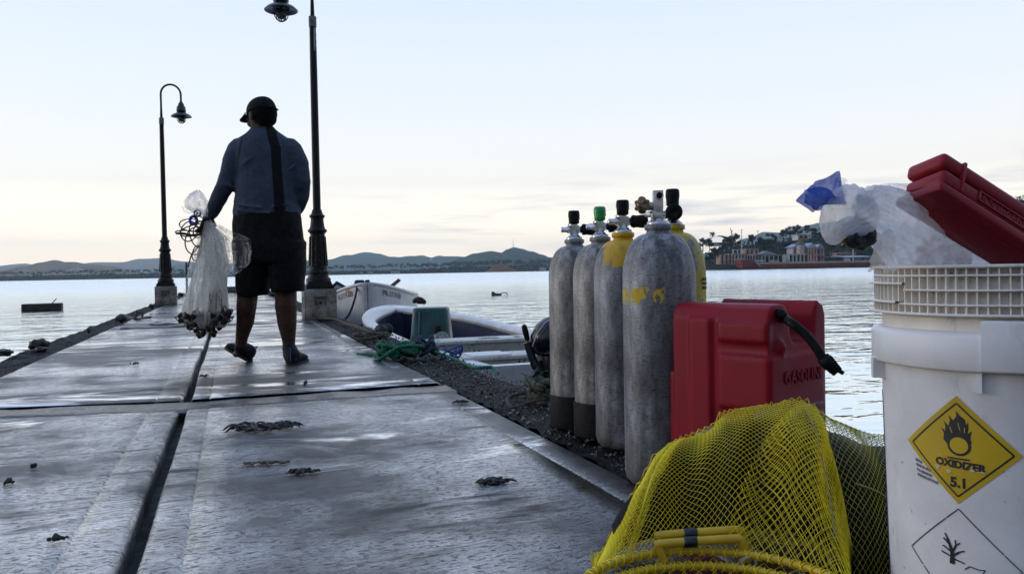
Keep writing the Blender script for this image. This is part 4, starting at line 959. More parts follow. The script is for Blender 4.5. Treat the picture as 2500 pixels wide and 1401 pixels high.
FILM = m_film('milky_film', (.96, .96, .98), .60, .14, .80); FILM2 = m_film('clear_film', (.9, .9, .93), .36); BLUEF = m_film('blue_film', (.002, .11, .62), .95, .2, .32)
def crumple(mb, cen, rad, n=28, amp=.25, seed=0, fold=7, ell=1.0, up=None):
    """a gathered tube of film: rings along cen with radii rad and sharp lengthwise folds"""
    m = len(cen); rings = []
    px = V(up) if up is not None else CU.copy()
    for i in range(m):
        t = (cen[min(i+1, m-1)]-cen[max(i-1, 0)]).normalized(); x = (px-t*px.dot(t)).normalized(); y = t.cross(x); ring = []
        for j in range(n):
            a = 2*pi*j/n; k = abs(sin(a*fold/2+seed+nf((cos(a), sin(a), i*.35), 1.3, seed)*2.2))
            r = rad[i]*(1+amp*(k-.5)*1.3+nf((cos(a)*2, sin(a)*2, i*.5), 1.1, seed+3)*amp*.5)
            ring.append(cen[i]+x*cos(a)*r*ell+y*sin(a)*r)
        rings.append(ring)
    return mb.loft(rings, 0, False)
pb = thing('plastic_bag', 'milky plastic bag knotted with blue film, hanging over the bucket rim', 'plastic bag', P(2250, 640, 1.0))
d = 1.0
c = smooth_path([P(2380, 745, d+.19), P(2310, 660, d+.16), P(2245, 590, d+.12), P(2188, 542, d+.06), P(2150, 513, d+.02), P(2122, 496, d-.01), P(2108, 487, d-.01)], 5)
rad = [.078-.066*(i/(len(c)-1))**.85 for i in range(len(c))]
b1 = MB(); crumple(b1, c, rad, 110, .065, 2, 21)
b1.build('film', FILM, pb)
c = smooth_path([P(2330, 590, d+.22), P(2270, 540, d+.18), P(2205, 503, d+.10), P(2145, 492, d+.01), P(2112, 489, d)], 5)
crumple(MB(), c, [.048-.038*(i/(len(c)-1)) for i in range(len(c))], 44, .12, 5, 7).build('film', FILM2, pb)
# the sheet that flops outside the rim
def flop(u, v):
    p = P(2134+50*u-14*v*(1-u), 570+95*v-8*u, 1.005-.02*v-.03*u)+nv((u*3, v*3, 1), 1.2, 4)*.006; return p
MB().grid(flop, 16, 16).build('film', FILM, pb)
c = smooth_path([P(2118, 494, .99), P(2102, 499, .985), P(2078, 517, .98), P(2056, 540, .98), P(2038, 565, .98), P(2032, 598, .98)], 5)
rr = [.010, .011, .012, .0145, .018, .022, .027, .035, .036, .037, .037, .037, .036, .035, .034, .032, .030, .028, .026, .023, .020, .017, .014, .011, .008, .003]
crumple(MB(), c, [r*.9 for r in rr[:len(c)]], 96, .07, 9, 21).build('gathered_end', FILM, pb)
# blue crown of film
def fan(pts_px, dd, seed):
    base = P(2040, 500, dd); mb = MB(); n = len(pts_px)
    pts = [P(x, y, dd+z) for x, y, z in pts_px]
    def fn(u, v):
        k = u*(n-1); i = min(int(k), n-2); t = k-i; e = pts[i].lerp(pts[i+1], t); b0 = base+CR*(u-.5)*.03
        return b0.lerp(e, v)+nv((u*5, v*3, seed), 1.0, seed)*.006*v+(-CF)*(.010*sin(u*17+seed)*v*(1-.3*v))
    mb.grid(fn, 26, 10); return mb
fan([(1975, 522, .0), (1948, 492, -.01), (1943, 488, -.01), (1968, 448, .01), (1990, 446, .0), (2022, 432, .0), (2042, 414, .01), (2052, 440, .02), (2058, 475, .02)], .98, 1).build('blue_film', BLUEF, pb)
fan([(1995, 522, -.02), (1962, 500, -.025), (1966, 462, -.02), (2000, 455, -.02), (2036, 470, -.02), (2048, 490, -.01)], .975, 3).build('blue_film', BLUEF, pb)
fan([(2035, 450, .02), (2048, 425, .02), (2062, 438, .02), (2056, 462, .015), (2064, 478, .01)], .985, 6).build('film', FILM2, pb)
kn = MB()
for k in range(3): kn.tube(smooth_path([P(2112+14*cos(t+k), 492+10*sin(t*1.3+k*2), 1.0-.010*sin(t*2)) for t in [q*.8 for q in range(9)]], 3), .004, 8)
kn.build('knot', mat('dark_blue_film', (.008, .015, .05), (.02, .03, .09), rough=.35, scale=40), pb)
yb = thing('dark_cloth', 'dark blue and yellow crumpled cloth hanging below the bag knot', 'cloth', P(2085, 560, 1.0))
def crump(cx, cy, rx, ry, dd, seed):
    mb = MB()
    def fn(u, v):
        a = 2*pi*u; q = sin(pi*v); b = cos(pi*v); n1 = nf((cos(a)*q*2, sin(a)*q*2, b*2), 1.1, seed)
        return P(cx+rx*q*cos(a)*(1+.5*n1), cy+ry*b*(1+.4*n1), dd+.028*q*sin(a)*(1+.6*n1))
    return mb.grid(fn, 22, 14)
crump(2098, 570, 40, 38, .995, 3).build('dark_part', mat('navy_cloth', (.006, .008, .018), (.014, .018, .035), rough=.6, scale=30), yb)
crump(2058, 572, 22, 26, 1.005, 6).build('yellow_part', mat('yellow_cloth', (.22, .17, .01), (.34, .25, .012), rough=.5, scale=30), yb)
# something dark red seen through the film inside the bucket
crump(2300, 625, 60, 50, 1.20, 8).build('rag_bundle', mat('dull_red_rag', (.10, .03, .03), (.22, .09, .08), rough=.7, scale=20))
tag(bpy.data.objects['rag_bundle'], 'dull red rag bundle seen through the milky bag in the bucket', 'rags')
# ---------------- yellow mesh catch bag
YNET = mat('yellow_cord_net', (.86, .70, .012), (.74, .56, .010), rough=.5, scale=25, spec=.3)
YWIRE = mat('yellow_coated_wire', (.60, .40, .02), (.50, .32, .018), rough=.35, scale=30)
SLEEVE = mat('black_vinyl_clip', (.012, .013, .02), rough=.3)
bag = thing('mesh_bag', 'yellow mesh catch bag with wire hoop and double handle', 'mesh bag', HP(1760, 1.28))
ridge_pts = [(1425, 1420), (1450, 1392), (1480, 1330), (1505, 1275), (1535, 1225), (1565, 1180), (1600, 1110), (1630, 1085), (1660, 1071), (1690, 1064), (1740, 1040), (1765, 1012), (1790, 1000), (1850, 989), (1890, 986), (1915, 978), (1945, 974), (1968, 980), (1985, 992), (2005, 1030), (2030, 1105), (2050, 1200), (2068, 1330), (2085, 1430)]
def rid(px):
    for (a, ya), (b, yb) in zip(ridge_pts, ridge_pts[1:]):
        if a <= px <= b: return ya+(yb-ya)*(px-a)/(b-a)
    return ridge_pts[-1][1]
def arch(px, v, inset=0.0):
    """v 0 at the hoop in front, about .62 on the ridge, 1 on the ground behind"""
    t = (px-1425)/(2085-1425); dr = 1.36+.07*sin(t*3.1)
    zr = max(.03, P(px, rid(px), dr).z-inset)
    hoop = P(px, hoop_y(px), hoop_d(px)); top = HP(px, dr, zr)
    top = P(px, rid(px), dr); top.z = max(.02, top.z-inset)
    if v < .62:
        s = v/.62; a = hoop.lerp(top, s); bul = sin(pi*s)
        a += Z*(.055*bul+inset*.2)*(min(1, zr/.2)); a += F0*(-.022*bul+inset*bul)
        # folds that fan out from the top to the hoop
        a += (-F0*.6+Z*.5)*bul*(.013*sin(px*.033+s*2.2)+.009*sin(px*.071-s*3)+nf((px*.012, s*2.2, 0), 1, 2)*.026-.006)
        if inset: a += F0*inset*.6
        return a
    s = (v-.62)/.38; b = top.copy(); q = sin(s*pi/2); b += F0*(.16*(1-cos(s*pi/2))); b.z = top.z*(1-s)**1.0*(1-.25*s)+.008
    return b+nv((px*.01, s*2, 4), 1, 5)*.006
HC, HR = HP(1752, 1.018, .113), .188
def hoop_pt(a, r=HR, dz=0.0): return HC+R0*r*sin(a)+F0*r*cos(a)+Z*dz
def hoop_ang(px):
    lo, hi = -1.5, 1.5
    for _ in range(30):
        m = (lo+hi)/2; p = hoop_pt(m); q = p-CAM; x = 1250+FPX*q.dot(CR)/q.dot(CF)
        if x < px: lo = m
        else: hi = m
    return (lo+hi)/2
_hc = {}
def _hoop(px):
    k = round(px)
    if k not in _hc:
        p = hoop_pt(hoop_ang(min(max(px, 1430), 2078)), HR+.004); q = p-CAM; dd = q.dot(CF); _hc[k] = (700.5-FPX*q.dot(CU)/dd, dd)
    return _hc[k]
def hoop_y(px): return _hoop(px)[0]
def hoop_d(px): return _hoop(px)[1]
def diamonds(fn, nu, nv_):
    """diamond net: only every second grid point, linked corner to corner"""
    mb = MB(); idx = {}
    for j in range(nv_+1):
        for i in range(nu+1):
            if (i+j) % 2 == 0: idx[i, j] = len(mb.v); mb.v.append(fn(i/nu, j/nv_))
    for j in range(1, nv_):
        for i in range(1, nu):
            if (i+j) % 2:
                mb.f.append([idx[i, j-1], idx[i+1, j], idx[i, j+1], idx[i-1, j]]); mb.m.append(0); mb.s.append(True)
    return mb
def netted(mb, name, parent, thick=.0013, m=None):
    o = mb.build(name, m or YNET, parent); w_ = o.modifiers.new('w', 'WIREFRAME'); w_.thickness = thick; w_.use_even_offset = False; w_.use_replace = True; return o
def warp(u, v): return u+.012*sin(v*7+u*9)+.006*sin(u*31)*sin(v*3), v+.015*sin(u*13)*sin(v*4)
def outer(u, v):
    uu, vv = warp(u, v); uu = min(max(uu, 0), 1); vv = min(max(vv, 0), 1); return arch(1452+(2074-1452)*uu, vv)
netted(diamonds(outer, 84, 92), 'net_body', bag)
# the doubled layer falling down the right side, and one tucked fold on the left
def fold_r(u, v):
    px0 = 1960-60*v; px1 = 2002+66*v
    px = 1950+(-330+0)*v*(1-u)*.62+ (52+70*v)*u; a = arch(min(2080, px), .60*(1-v*.99)); return a-F0*.010+Z*.004+nv((u*3, v*3, 2), 1, 7)*.006
netted(diamonds(fold_r, 26, 44), 'net_fold', bag, .0014)
def fold_l(u, v):
    px = 1690-150*v-70*u*(1-.2*v); a = arch(max(1460, px), .58*(1-v*.97)); return a-F0*.008+Z*.005+nv((u*3, v*3, 5), 1, 9)*.006
netted(diamonds(fold_l, 14, 44), 'net_fold', bag, .0014)
# inside of the mouth: net falling from the hoop toward the viewer
def mouth(u, v):
    a = -1.5+3.0*u; p = hoop_pt(a, HR*(1-.75*v)-.003); p.z -= .10*sin(v*pi/2); return p+nv((u*4, v*3, 1), 1, 3)*.006
netted(diamonds(mouth, 46, 20), 'net_mouth', bag)
hp = MB()
for dz, r in ((.006, HR), (-.012, HR-.013)):
    hp.tube([hoop_pt(2*pi*k/72, r, dz) for k in range(72)], .0056, 10, loop=True)
hoop = hp.build('hoop', YWIRE, bag)
wr = MB()
for dz, r in ((.006, HR), (-.012, HR-.013)):
    for sgn in (1, -1):
        wr.tube([hoop_pt(-1.55+3.1*k/520, r+.0066*cos(sgn*k*.42), dz+.0066*sin(sgn*k*.42)) for k in range(521)], .0010, 4)
wr.build('hoop_wrap', YNET, hoop)
hd = MB(); sl2 = MB(); knots = MB()
for dy, zz, r in ((0, 0, HR-.013), (-6, .012, HR)):
    dd = hoop_d(1712)-.004-(.012 if zz == 0 else -.008)
    up = 10 if zz == 0 else -11
    pts = [P(1622, 1366+max(up, 0)*.4, dd), P(1610, 1330+up, dd), P(1606, 1322+up, dd), P(1612, 1317+up, dd), P(1700, 1310+up, dd), P(1792, 1304+up, dd), P(1806, 1305+up, dd), P(1812, 1314+up, dd), P(1826, 1362+max(up, 0)*.4, dd)]
    hd.tube(smooth_path(pts, 5), .0068, 12)
    c = P(1684, 1312+up, dd)
    sl2.tube([P(1669, 1313+up, dd), P(1671, 1313+up, dd), P(1699, 1311+up, dd), P(1701, 1311+up, dd)], [.0074, .0086, .0086, .0074], 14)
hdo = hd.build('handle', YWIRE, bag); sl2.build('clip', SLEEVE, hdo)
TIE = mat('pale_cord', (.45, .40, .28), (.30, .26, .18), rough=.7, scale=80)
for x in (1624, 1828):
    c = P(x, 1372, hoop_d(x)-.006); pts = []
    for k in range(2): pts += [c+CR*(.011+.002*k)*cos(t)+CU*.009*sin(t)+CF*.004*sin(t*2+k) for t in [q*.7 for q in range(10)]]
    MB().tube(pts, .0022, 6).build('tie_cord', TIE, bag)
# seam cord down the right fold
MB().tube(smooth_path([arch(1955, .55)-F0*.014, arch(1975, .42)-F0*.016, arch(2000, .28)-F0*.016, arch(2030, .12)-F0*.014], 6), .0014, 5).build('seam_cord', mat('dull_cord', (.30, .26, .12), rough=.7), bag)
# near-black mound and bowl standing in for shade inside the bag
BAGSHADE = mat('dark_bag_shade', (.004, .004, .004), (.010, .009, .008), rough=.7, spec=.1, scale=9, bump=(30, .4, .006))
bag_shade = MB().grid(lambda u, v: arch(1510+(2030-1510)*u, .06+.88*v, .024)+nv((u*5, v*4, 3), 1, 6)*.012, 46, 40).build('dark_filling', BAGSHADE)
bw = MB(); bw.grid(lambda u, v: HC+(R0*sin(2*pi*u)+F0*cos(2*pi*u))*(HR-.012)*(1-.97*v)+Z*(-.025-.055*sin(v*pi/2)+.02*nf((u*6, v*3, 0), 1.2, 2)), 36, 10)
tag(bw.build('dark_filling', BAGSHADE), 'dark bowl standing for shade inside the wire hoop of the yellow bag', 'dark filling')
tag(bag_shade, 'dark mound standing for shade inside the yellow mesh bag', 'dark filling')
CONCH = mat('brown_shell', (.06, .03, .012), (.16, .085, .03), rough=.5, scale=22, bump=(40, .5, .006))
for i, (px, v, r, lb) in enumerate([(1770, .36, .036, 'brown lump in the mesh bag left of its peak'), (1905, .44, .040, 'brown lump in the mesh bag right under its peak'), (1860, .30, .036, 'brown lump in the mesh bag above the handle'), (1975, .36, .032, 'brown lump in the mesh bag behind its right fold')]):
    c = arch(px, v, .062)
    def fn(u, w_):
        a = 2*pi*u; q = sin(pi*w_); dv = V((cos(a)*q, sin(a)*q, cos(pi*w_))); return c+dv*r*(1+.45*nf(dv, 1.6, i))*(.8)
    o = MB().grid(fn, 20, 12).build('shell_lump', CONCH); tag(o, lb, 'shell', 'brown lumps inside the mesh bag')
# second, darker net bag behind, beside the bucket
SHADENET = mat('shaded_yellow_net', (.50, .44, .016), (.36, .33, .014), rough=.55, scale=25)  # same yellow net, its shade put into a darker colour
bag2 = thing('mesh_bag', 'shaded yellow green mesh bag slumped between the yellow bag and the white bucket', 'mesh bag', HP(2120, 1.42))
top2 = [(1960, 1010), (1990, 1006), (2020, 1030), (2050, 1042), (2085, 1056), (2120, 1068), (2170, 1072), (2215, 1085), (2260, 1110)]
def arch2(px, v, ins=0.0):
    for (a, ya), (b, yb) in zip(top2, top2[1:]):
        if a <= px <= b: y = ya+(yb-ya)*(px-a)/(b-a); break
    else: y = top2[-1][1]
    t = P(px, y, 1.47); t.z -= ins
    if v < .7:
        s = 1-v/.7; p = t-F0*(.20*(1-(1-s)**2)-ins); p.z = t.z*(1-s**1.35)+.01
        p += (-F0*.7+Z*.4)*sin(pi*s)*(.030+.016*sin(px*.05+s*3)+nf((px*.014, s*2, 1), 1, 4)*.03); return p
    s = (v-.7)/.3; return t+F0*.12*s-Z*(t.z-.01)*s**1.4
netted(diamonds(lambda u, v: arch2(1965+290*u, v), 50, 70), 'net_body', bag2, .0015, SHADENET)
MB().tube(smooth_path([arch2(px, .36)-F0*.006 for px in (1990, 2030, 2080, 2130, 2180, 2230)], 5), .0016, 5).build('seam_cord', bpy.data.materials['dull_cord'], bag2)
g2 = MB().grid(lambda u, v: arch2(1975+275*u, .02+.94*v, .022)+nv((u*4, v*4, 8), 1, 2)*.01, 30, 26).build('dark_filling', mat('dark_blue_filling', (.003, .004, .007), (.010, .015, .035), rough=.6, spec=.15, scale=7)); tag(g2, 'dark bluish filling inside the shaded mesh bag by the bucket', 'dark filling')  # dark bluish mound set just under the net
# ------------------------------------------------------------------ the man and his cast net
MD = 4.95
man = thing('person', 'man in dark cap, grey long sleeves and black shorts walking away carrying a cast net', 'person', G(660, 890))
def mp(px, py, w_=0.0): return P(px, py, MD+w_)
K = MD/FPX
SKIN = mat('tanned_skin', (.045, .020, .012), (.065, .030, .018), spec=.25, rough=.6, scale=30, bump=(90, .12, .002))
def m_shirt():
    g = NT('heather_shirt'); u = g.dot(tuple(R0)); z = g.xyz()[2]
    f = g.noise(90, g.mapv((1, 1, 2.2)), 4, .75); n = g.noise(12, g.mapv((1, 1, 2)), 3, .6)
    col = g.ramp(f, (.3, (.040, .052, .078)), (.5, (.062, .080, .115)), (.72, (.098, .12, .165)))
    col = g.mix(.5, col, g.ramp(n, (.3, (.55, .55, .58)), (.7, (1, 1, 1))), 'MULTIPLY')
    cen = g.mr(z, .92, 1.36, .104, .076); cen = g.math('ADD', cen, g.mr(z, 1.33, 1.46, 0.0, -.045))
    m = g.mr(g.math('ABSOLUTE', g.math('SUBTRACT', u, cen)), .026, .029, 1.0, 0.0)
    d1 = g.math('ABSOLUTE', g.math('SUBTRACT', g.math('ADD', u, g.math('MULTIPLY', z, -.16)), -.355))   # raglan seam
    seam = g.math('MULTIPLY', g.mr(d1, .004, .007, .7, 0.0), g.mr(z, 1.18, 1.24))
    col = g.mix(g.math('MAXIMUM', m, seam), col, (.010, .010, .013))
    g.P(Base_Color=col, Roughness=.9, Specular_IOR_Level=.15); g.bump(f, .25, .003); return g.m
SHIRT = m_shirt(); SHORTS = mat('black_shorts', (.004, .004, .0045), (.008, .008, .009), rough=.85, spec=.15, scale=20, bump=(30, .25, .006))
CAPM = mat('black_cap', (.006, .006, .007), (.011, .011, .012), rough=.85, spec=.15, scale=60, bump=(200, .2, .002)); HAIR = mat('dark_hair', (.003, .0025, .0025), (.007, .006, .0055), rough=.85, spec=.1, scale=200, bump=(300, .2, .002))
SHOE = mat('dark_water_shoe', (.004, .005, .009), (.007, .010, .018), rough=.75, spec=.2, scale=60, bump=(160, .3, .002)); SOLE = mat('black_sole', (.005, .005, .005), rough=.7); TRIM = mat('blue_trim', (.02, .07, .22), rough=.5)
def ering(py, x0, x1, dep, w_=0.0, n=28, sq=2.3):
    c = mp((x0+x1)/2, py, w_); rx = (x1-x0)/2*K; ring = []
    for i in range(n):
        a = 2*pi*i/n; ca, sa = cos(a), sin(a)
        ring.append(c+R0*rx*math.copysign(abs(ca)**(2/sq), ca)+F0*dep*math.copysign(abs(sa)**(2/sq), sa))
    return ring
# head frame: looking left and a little down
hf = (-R0*.80+F0*.60-Z*.22).normalized(); hs = hf.cross(Z).normalized(); hu = hs.cross(hf)
if hu.z < 0: hu = -hu
HM = Matrix(((hf.x, hs.x, hu.x), (hf.y, hs.y, hu.y), (hf.z, hs.z, hu.z)))
hc = mp(637, 281)
def hp_(f, s, u): return hc+hf*f+hs*s+hu*u
b = MB()
b.ball(hp_(-.012, 0, .018), (.096, .077, .092), 0, 20, 14, HM)                 # skull
b.ball(hp_(.030, 0, -.045), (.062, .058, .068), 0, 16, 12, HM)                 # face and jaw
b.ball(hp_(.068, 0, -.088), (.026, .030, .022), 0, 12, 8, HM)                  # chin
b.limb([hp_(.088, 0, -.005), hp_(.102, 0, -.030), hp_(.104, 0, -.038)], [.010, .014, .013], 10)      # nose
for s in (1, -1):
    b.ball(hp_(.098, s*.011, -.042), (.010, .008, .008), 0, 8, 6, HM)
    b.ball(hp_(.074, s*.033, -.006), (.018, .024, .009), 0, 10, 6, HM)         # brow
    b.ball(hp_(.060, s*.042, -.040), (.026, .020, .022), 0, 10, 8, HM)         # cheek
    b.ball(hp_(-.006, s*.078, -.022), (.020, .009, .032), 0, 10, 8, HM); b.ball(hp_(-.012, s*.083, -.018), (.017, .007, .026), 0, 10, 8, HM)   # ears
b.limb([hp_(.086, -.020, -.068), hp_(.094, 0, -.066), hp_(.086, .020, -.068)], [.006, .008, .006], 8)
b.limb([hp_(.083, -.018, -.077), hp_(.091, 0, -.077), hp_(.083, .018, -.077)], [.006, .009, .006], 8)
b.limb([mp(640, 300, .01), mp(642, 322), mp(645, 345)], [.056, .060, .072], 16)
# trunk under the clothes
b.loft([ering(338, 600, 690, .07), ering(370, 590, 712, .10), ering(430, 592, 716, .115), ering(500, 586, 716, .13), ering(560, 584, 726, .14), ering(620, 586, 728, .13)], 0)
# arms and legs
LA = [mp(580, 368), mp(562, 412, -.02), mp(546, 455, -.03), mp(530, 492, .02), mp(513, 527, .05)]
b.limb(LA, [.058, .052, .045, .040, .030], 14)
RA = [mp(708, 368), mp(733, 425, -.01), mp(738, 476, .03), mp(722, 512, .16), mp(700, 530, .27)]
b.limb(RA, [.058, .052, .046, .040, .030], 14)
b.limb([mp(622, 600), mp(612, 660, .03), mp(606, 708, .05), mp(602, 745, .04), mp(599, 785, .06), mp(590, 825, .10), mp(587, 852, .12)], [.085, .078, .064, .062, .054, .038, .036], 16)
b.limb([mp(690, 600), mp(697, 660, 0), mp(698, 708, .01), mp(698, 748, -.015), mp(701, 790, -.01), mp(705, 832, .0), mp(706, 868, .0)], [.088, .080, .066, .067, .058, .040, .038], 16)
b.ball(mp(602, 742, .015), (.052, .055, .085), 0); b.ball(mp(698, 745, -.03), (.056, .055, .09), 0)
# feet
b.limb([mp(587, 850, .125), mp(584, 862, .13), mp(576, 864, .135)], [.034, .030, .022], 12)
b.limb([mp(706, 866, .02), mp(706, 876, .06), mp(706, 880, .10)], [.034, .030, .022], 12)
def hand(w, d, nrm, side, curl, s=1.0):
    """wrist w, direction d of the palm, back-of-hand normal nrm, thumb on side"""
    d = d.normalized(); nrm = (nrm-d*nrm.dot(d)).normalized(); x = d.cross(nrm)*side
    M_ = Matrix(((x.x, nrm.x, d.x), (x.y, nrm.y, d.y), (x.z, nrm.z, d.z)))
    b.ball(w+d*.045*s, (.041*s, .017*s, .052*s), 0, 14, 10, M_); b.limb([w-d*.01, w+d*.03*s], [.028*s, .030*s], 10)
    for k, (ox, ln) in enumerate(((.030, .072), (.010, .080), (-.011, .074), (-.030, .058))):
        p = w+d*.082*s+x*ox*s; a = .3+curl*.5; pts = [w+d*.055*s+x*ox*.9*s, p]
        dirn = d.copy()
        for j, seg in enumerate((.45, .32, .25)):
            ang = curl*(.75+.25*j)
            dirn = dirn*cos(ang)-nrm*sin(ang); nn = nrm*cos(ang)+d*0
            nn = (nrm-dirn*nrm.dot(dirn));
            p = p+dirn.normalized()*ln*seg*s; pts.append(p.copy())
        b.limb(pts, [.0095*s, .0098*s, .0088*s, .0078*s, .0066*s], 8)
    t0 = w+d*.022*s+x*.030*s; t1 = t0+(x*.8+d*.55-nrm*.25).normalized()*.034*s; t2 = t1+(d*.8+x*.15-nrm*.6).normalized()*.030*s; t3 = t2+(d*.6-x*.3-nrm*.6).normalized()*.024*s
    b.limb([t0, t1, t2, t3], [.014*s, .0115*s, .0098*s, .0078*s], 8)
hand(mp(512, 529, .05), (mp(500, 556, .05)-mp(512, 527, .05)), (-F0*.6+R0*.7), -1, .85, 1.0)
hand(mp(700, 530, .27), (mp(680, 545, .33)-mp(700, 530, .27)), (R0*.6+F0*.6), 1, .5, 1.0)
body = remesh(b.build('body', SKIN, man), .0052, 3)
# shirt
b = MB()
b.loft([ering(306, 616, 664, .050, .01), ering(316, 610, 672, .064, .01), ering(328, 596, 690, .082), ering(342, 576, 708, .100), ering(360, 569, 718, .116), ering(390, 574, 724, .128), ering(430, 580, 728, .138), ering(465, 577, 728, .146), ering(492, 572, 727, .152), ering(515, 569, 729, .156), ering(529, 571, 732, .155)], 0)
b.limb([mp(588, 366), mp(572, 398, -.01), mp(559, 432, -.02), mp(547, 458, -.03), mp(533, 488, .0), mp(522, 510, .03), mp(516, 522, .045)], [.078, .072, .062, .056, .052, .042, .036], 16)
b.limb([mp(706, 366), mp(724, 402), mp(732, 445, .0), mp(733, 478, .03), mp(723, 508, .13), mp(704, 527, .25)], [.080, .074, .064, .060, .050, .036], 16)
# folds at elbow, waist and under the arm
for p0, p1, r in ((mp(578, 500, -.145), mp(640, 508, -.168), .011), (mp(573, 514, -.14), mp(660, 521, -.17), .010), (mp(668, 505, -.16), mp(724, 494, -.12), .010), (mp(546, 448, -.08), mp(566, 456, -.07), .014), (mp(540, 466, -.06), mp(560, 474, -.05), .013), (mp(728, 455, -.05), mp(746, 462, -.02), .013), (mp(590, 402, -.115), mp(618, 384, -.128), .009), (mp(700, 420, -.13), mp(722, 400, -.10), .009)):
    b.limb([p0, p0.lerp(p1, .5)-F0*.004, p1], [r*.6, r, r*.6], 8)
remesh(b.build('shirt', SHIRT, man), .0085, 4, (.022, .16))
# shorts
b = MB()
b.loft([ering(520, 574, 731, .150), ering(540, 572, 734, .156), ering(575, 572, 738, .164), ering(610, 573, 740, .168), ering(640, 577, 740, .160)], 0)
b.loft([ering(590, 568, 662, .14, .01), ering(640, 573, 660, .135, .02), ering(680, 579, 657, .125, .035), ering(716, 581, 656, .115, .045), ering(721, 583, 654, .11, .045)], 0)
b.loft([ering(590, 648, 745, .14), ering(640, 655, 746, .135), ering(680, 660, 743, .125), ering(706, 664, 742, .118), ering(712, 666, 740, .112)], 0)
remesh(b.build('shorts', SHORTS, man), .009, 5, (.014, .14))
# hair and cap
b = MB(); b.ball(hp_(-.030, 0, -.004), (.084, .080, .080), 0, 20, 14, HM); b.ball(hp_(-.045, 0, -.045), (.058, .066, .048), 0, 16, 10, HM)
remesh(b.build('hair', HAIR, man), .006, 3)
cap_ = MB(); rings = []
for k in range(9):
    t = k/8; z = .012+.092*sin(t*pi/2); q = cos(t*pi/2)**.75
    rings.append([hp_(-.010+(.106*q)*cos(a)-.012*t, (.084*q)*sin(a), z+.010*cos(a)*(1-t)) for a in [2*pi*i/32 for i in range(32)]])
cap_.loft(rings, 0, False); cap_.ball(hp_(-.02, 0, .105), (.008, .008, .005), 0, 8, 6, HM)
co_ = cap_.build('cap', CAPM, man); so = co_.modifiers.new('t', 'SOLIDIFY'); so.thickness = .004
br_ = MB()
def brim(u, v):
    a = (u-.5)*2.0; r = .100+.082*v*(1-.5*(abs(u-.5)*2)**3)
    return hp_(-.012+r*cos(a)*1.06, .094*sin(a)*(1+.10*v), .022-.004*v-.026*v*sin(a)**2)
br_.grid(brim, 18, 6); bo = br_.build('brim', CAPM, co_); so = bo.modifiers.new('t', 'SOLIDIFY'); so.thickness = .005
st_ = MB(); st_.tube([hp_(-.120*cos(a), .088*sin(a), .010-.006*cos(a)) for a in [(-.7+1.4*i/8) for i in range(9)]], .009, 6, flat=.35)
st_.limb([hp_(-.122, -.02, .008), hp_(-.140, -.03, .004), hp_(-.150, -.034, -.006)], [.006, .006, .004], 6)
st_.build('strap', CAPM, co_)
# shoes
def shoe(heel, toe, up, ank):
    d = (toe-heel); ln = d.length; d.normalize(); up = (up-d*up.dot(d)).normalized(); x = d.cross(up)
    def sec(t, wd, h, z0=0.0, n=16): return [heel+d*ln*t+x*wd*cos(2*pi*i/n)+up*(z0+h*(.5+.5*sin(2*pi*i/n))) for i in range(n)]
    b = MB(); b.loft([sec(-.02, .012, .03, .012), sec(.02, .030, .062), sec(.12, .038, .085), sec(.28, .038, .090), sec(.45, .040, .074), sec(.65, .047, .058), sec(.84, .046, .046), sec(.95, .034, .036), sec(1.0, .012, .020, .006)], 0)
    b.limb([heel+d*ln*.16+up*.05, ank], [.046, .044], 14)
    o = remesh(b.build('shoe', SHOE, man), .006, 3)
    s = MB(); out_ = [(-.02, .020), (.05, .036), (.28, .040), (.45, .042), (.65, .050), (.84, .049), (.96, .034), (1.01, .012)]
    ring = [heel+d*ln*t+x*w_ for t, w_ in out_]+[heel+d*ln*t-x*w_ for t, w_ in out_[::-1]]
    s.loft([[p-up*.006 for p in ring], [p+up*.010 for p in ring]], 0); s.build('sole', SOLE, o, bevel=.004)
    t_ = MB(); t_.tube([heel+d*ln*t+x*(w_*.93)+up*(.030+.028*sin(t*3)) for t, w_ in [(.0, .03), (.15, .041), (.3, .042), (.45, .045), (.6, .046), (.75, .040)]], .0018, 6)
    t_.tube([heel+d*ln*t-x*(w_*.93)+up*(.030+.028*sin(t*3)) for t, w_ in [(.0, .03), (.15, .041), (.3, .042), (.45, .045), (.6, .046), (.75, .040)]], .0018, 6)
    t_.tube(smooth_path([heel+d*ln*(-.02)+up*.02, heel-d*.006+up*.085, heel-d*.012+up*.105, heel+d*.010+up*.088], 4), .003, 6)
    t_.build('trim', TRIM, o)
hl = G(604, 884); shoe(hl+Z*.004+F0*.05, hl-R0*.175+F0*.135+Z*.085, (Z*.9+R0*.35), mp(588, 848, .12))
hr = G(709, 893); shoe(hr+Z*.004+F0*.015, hr+F0*.27+R0*.008+Z*.006, Z, mp(706, 850, .0))
wb = MB(); wb.lathe([(.031, -.009), (.0345, -.008), (.0345, .008), (.031, .009)], 18, frame(LA[-1]-LA[-2]), mp(509, 534, .05), cap=False); wb.build('wristband', RUBBER, man)
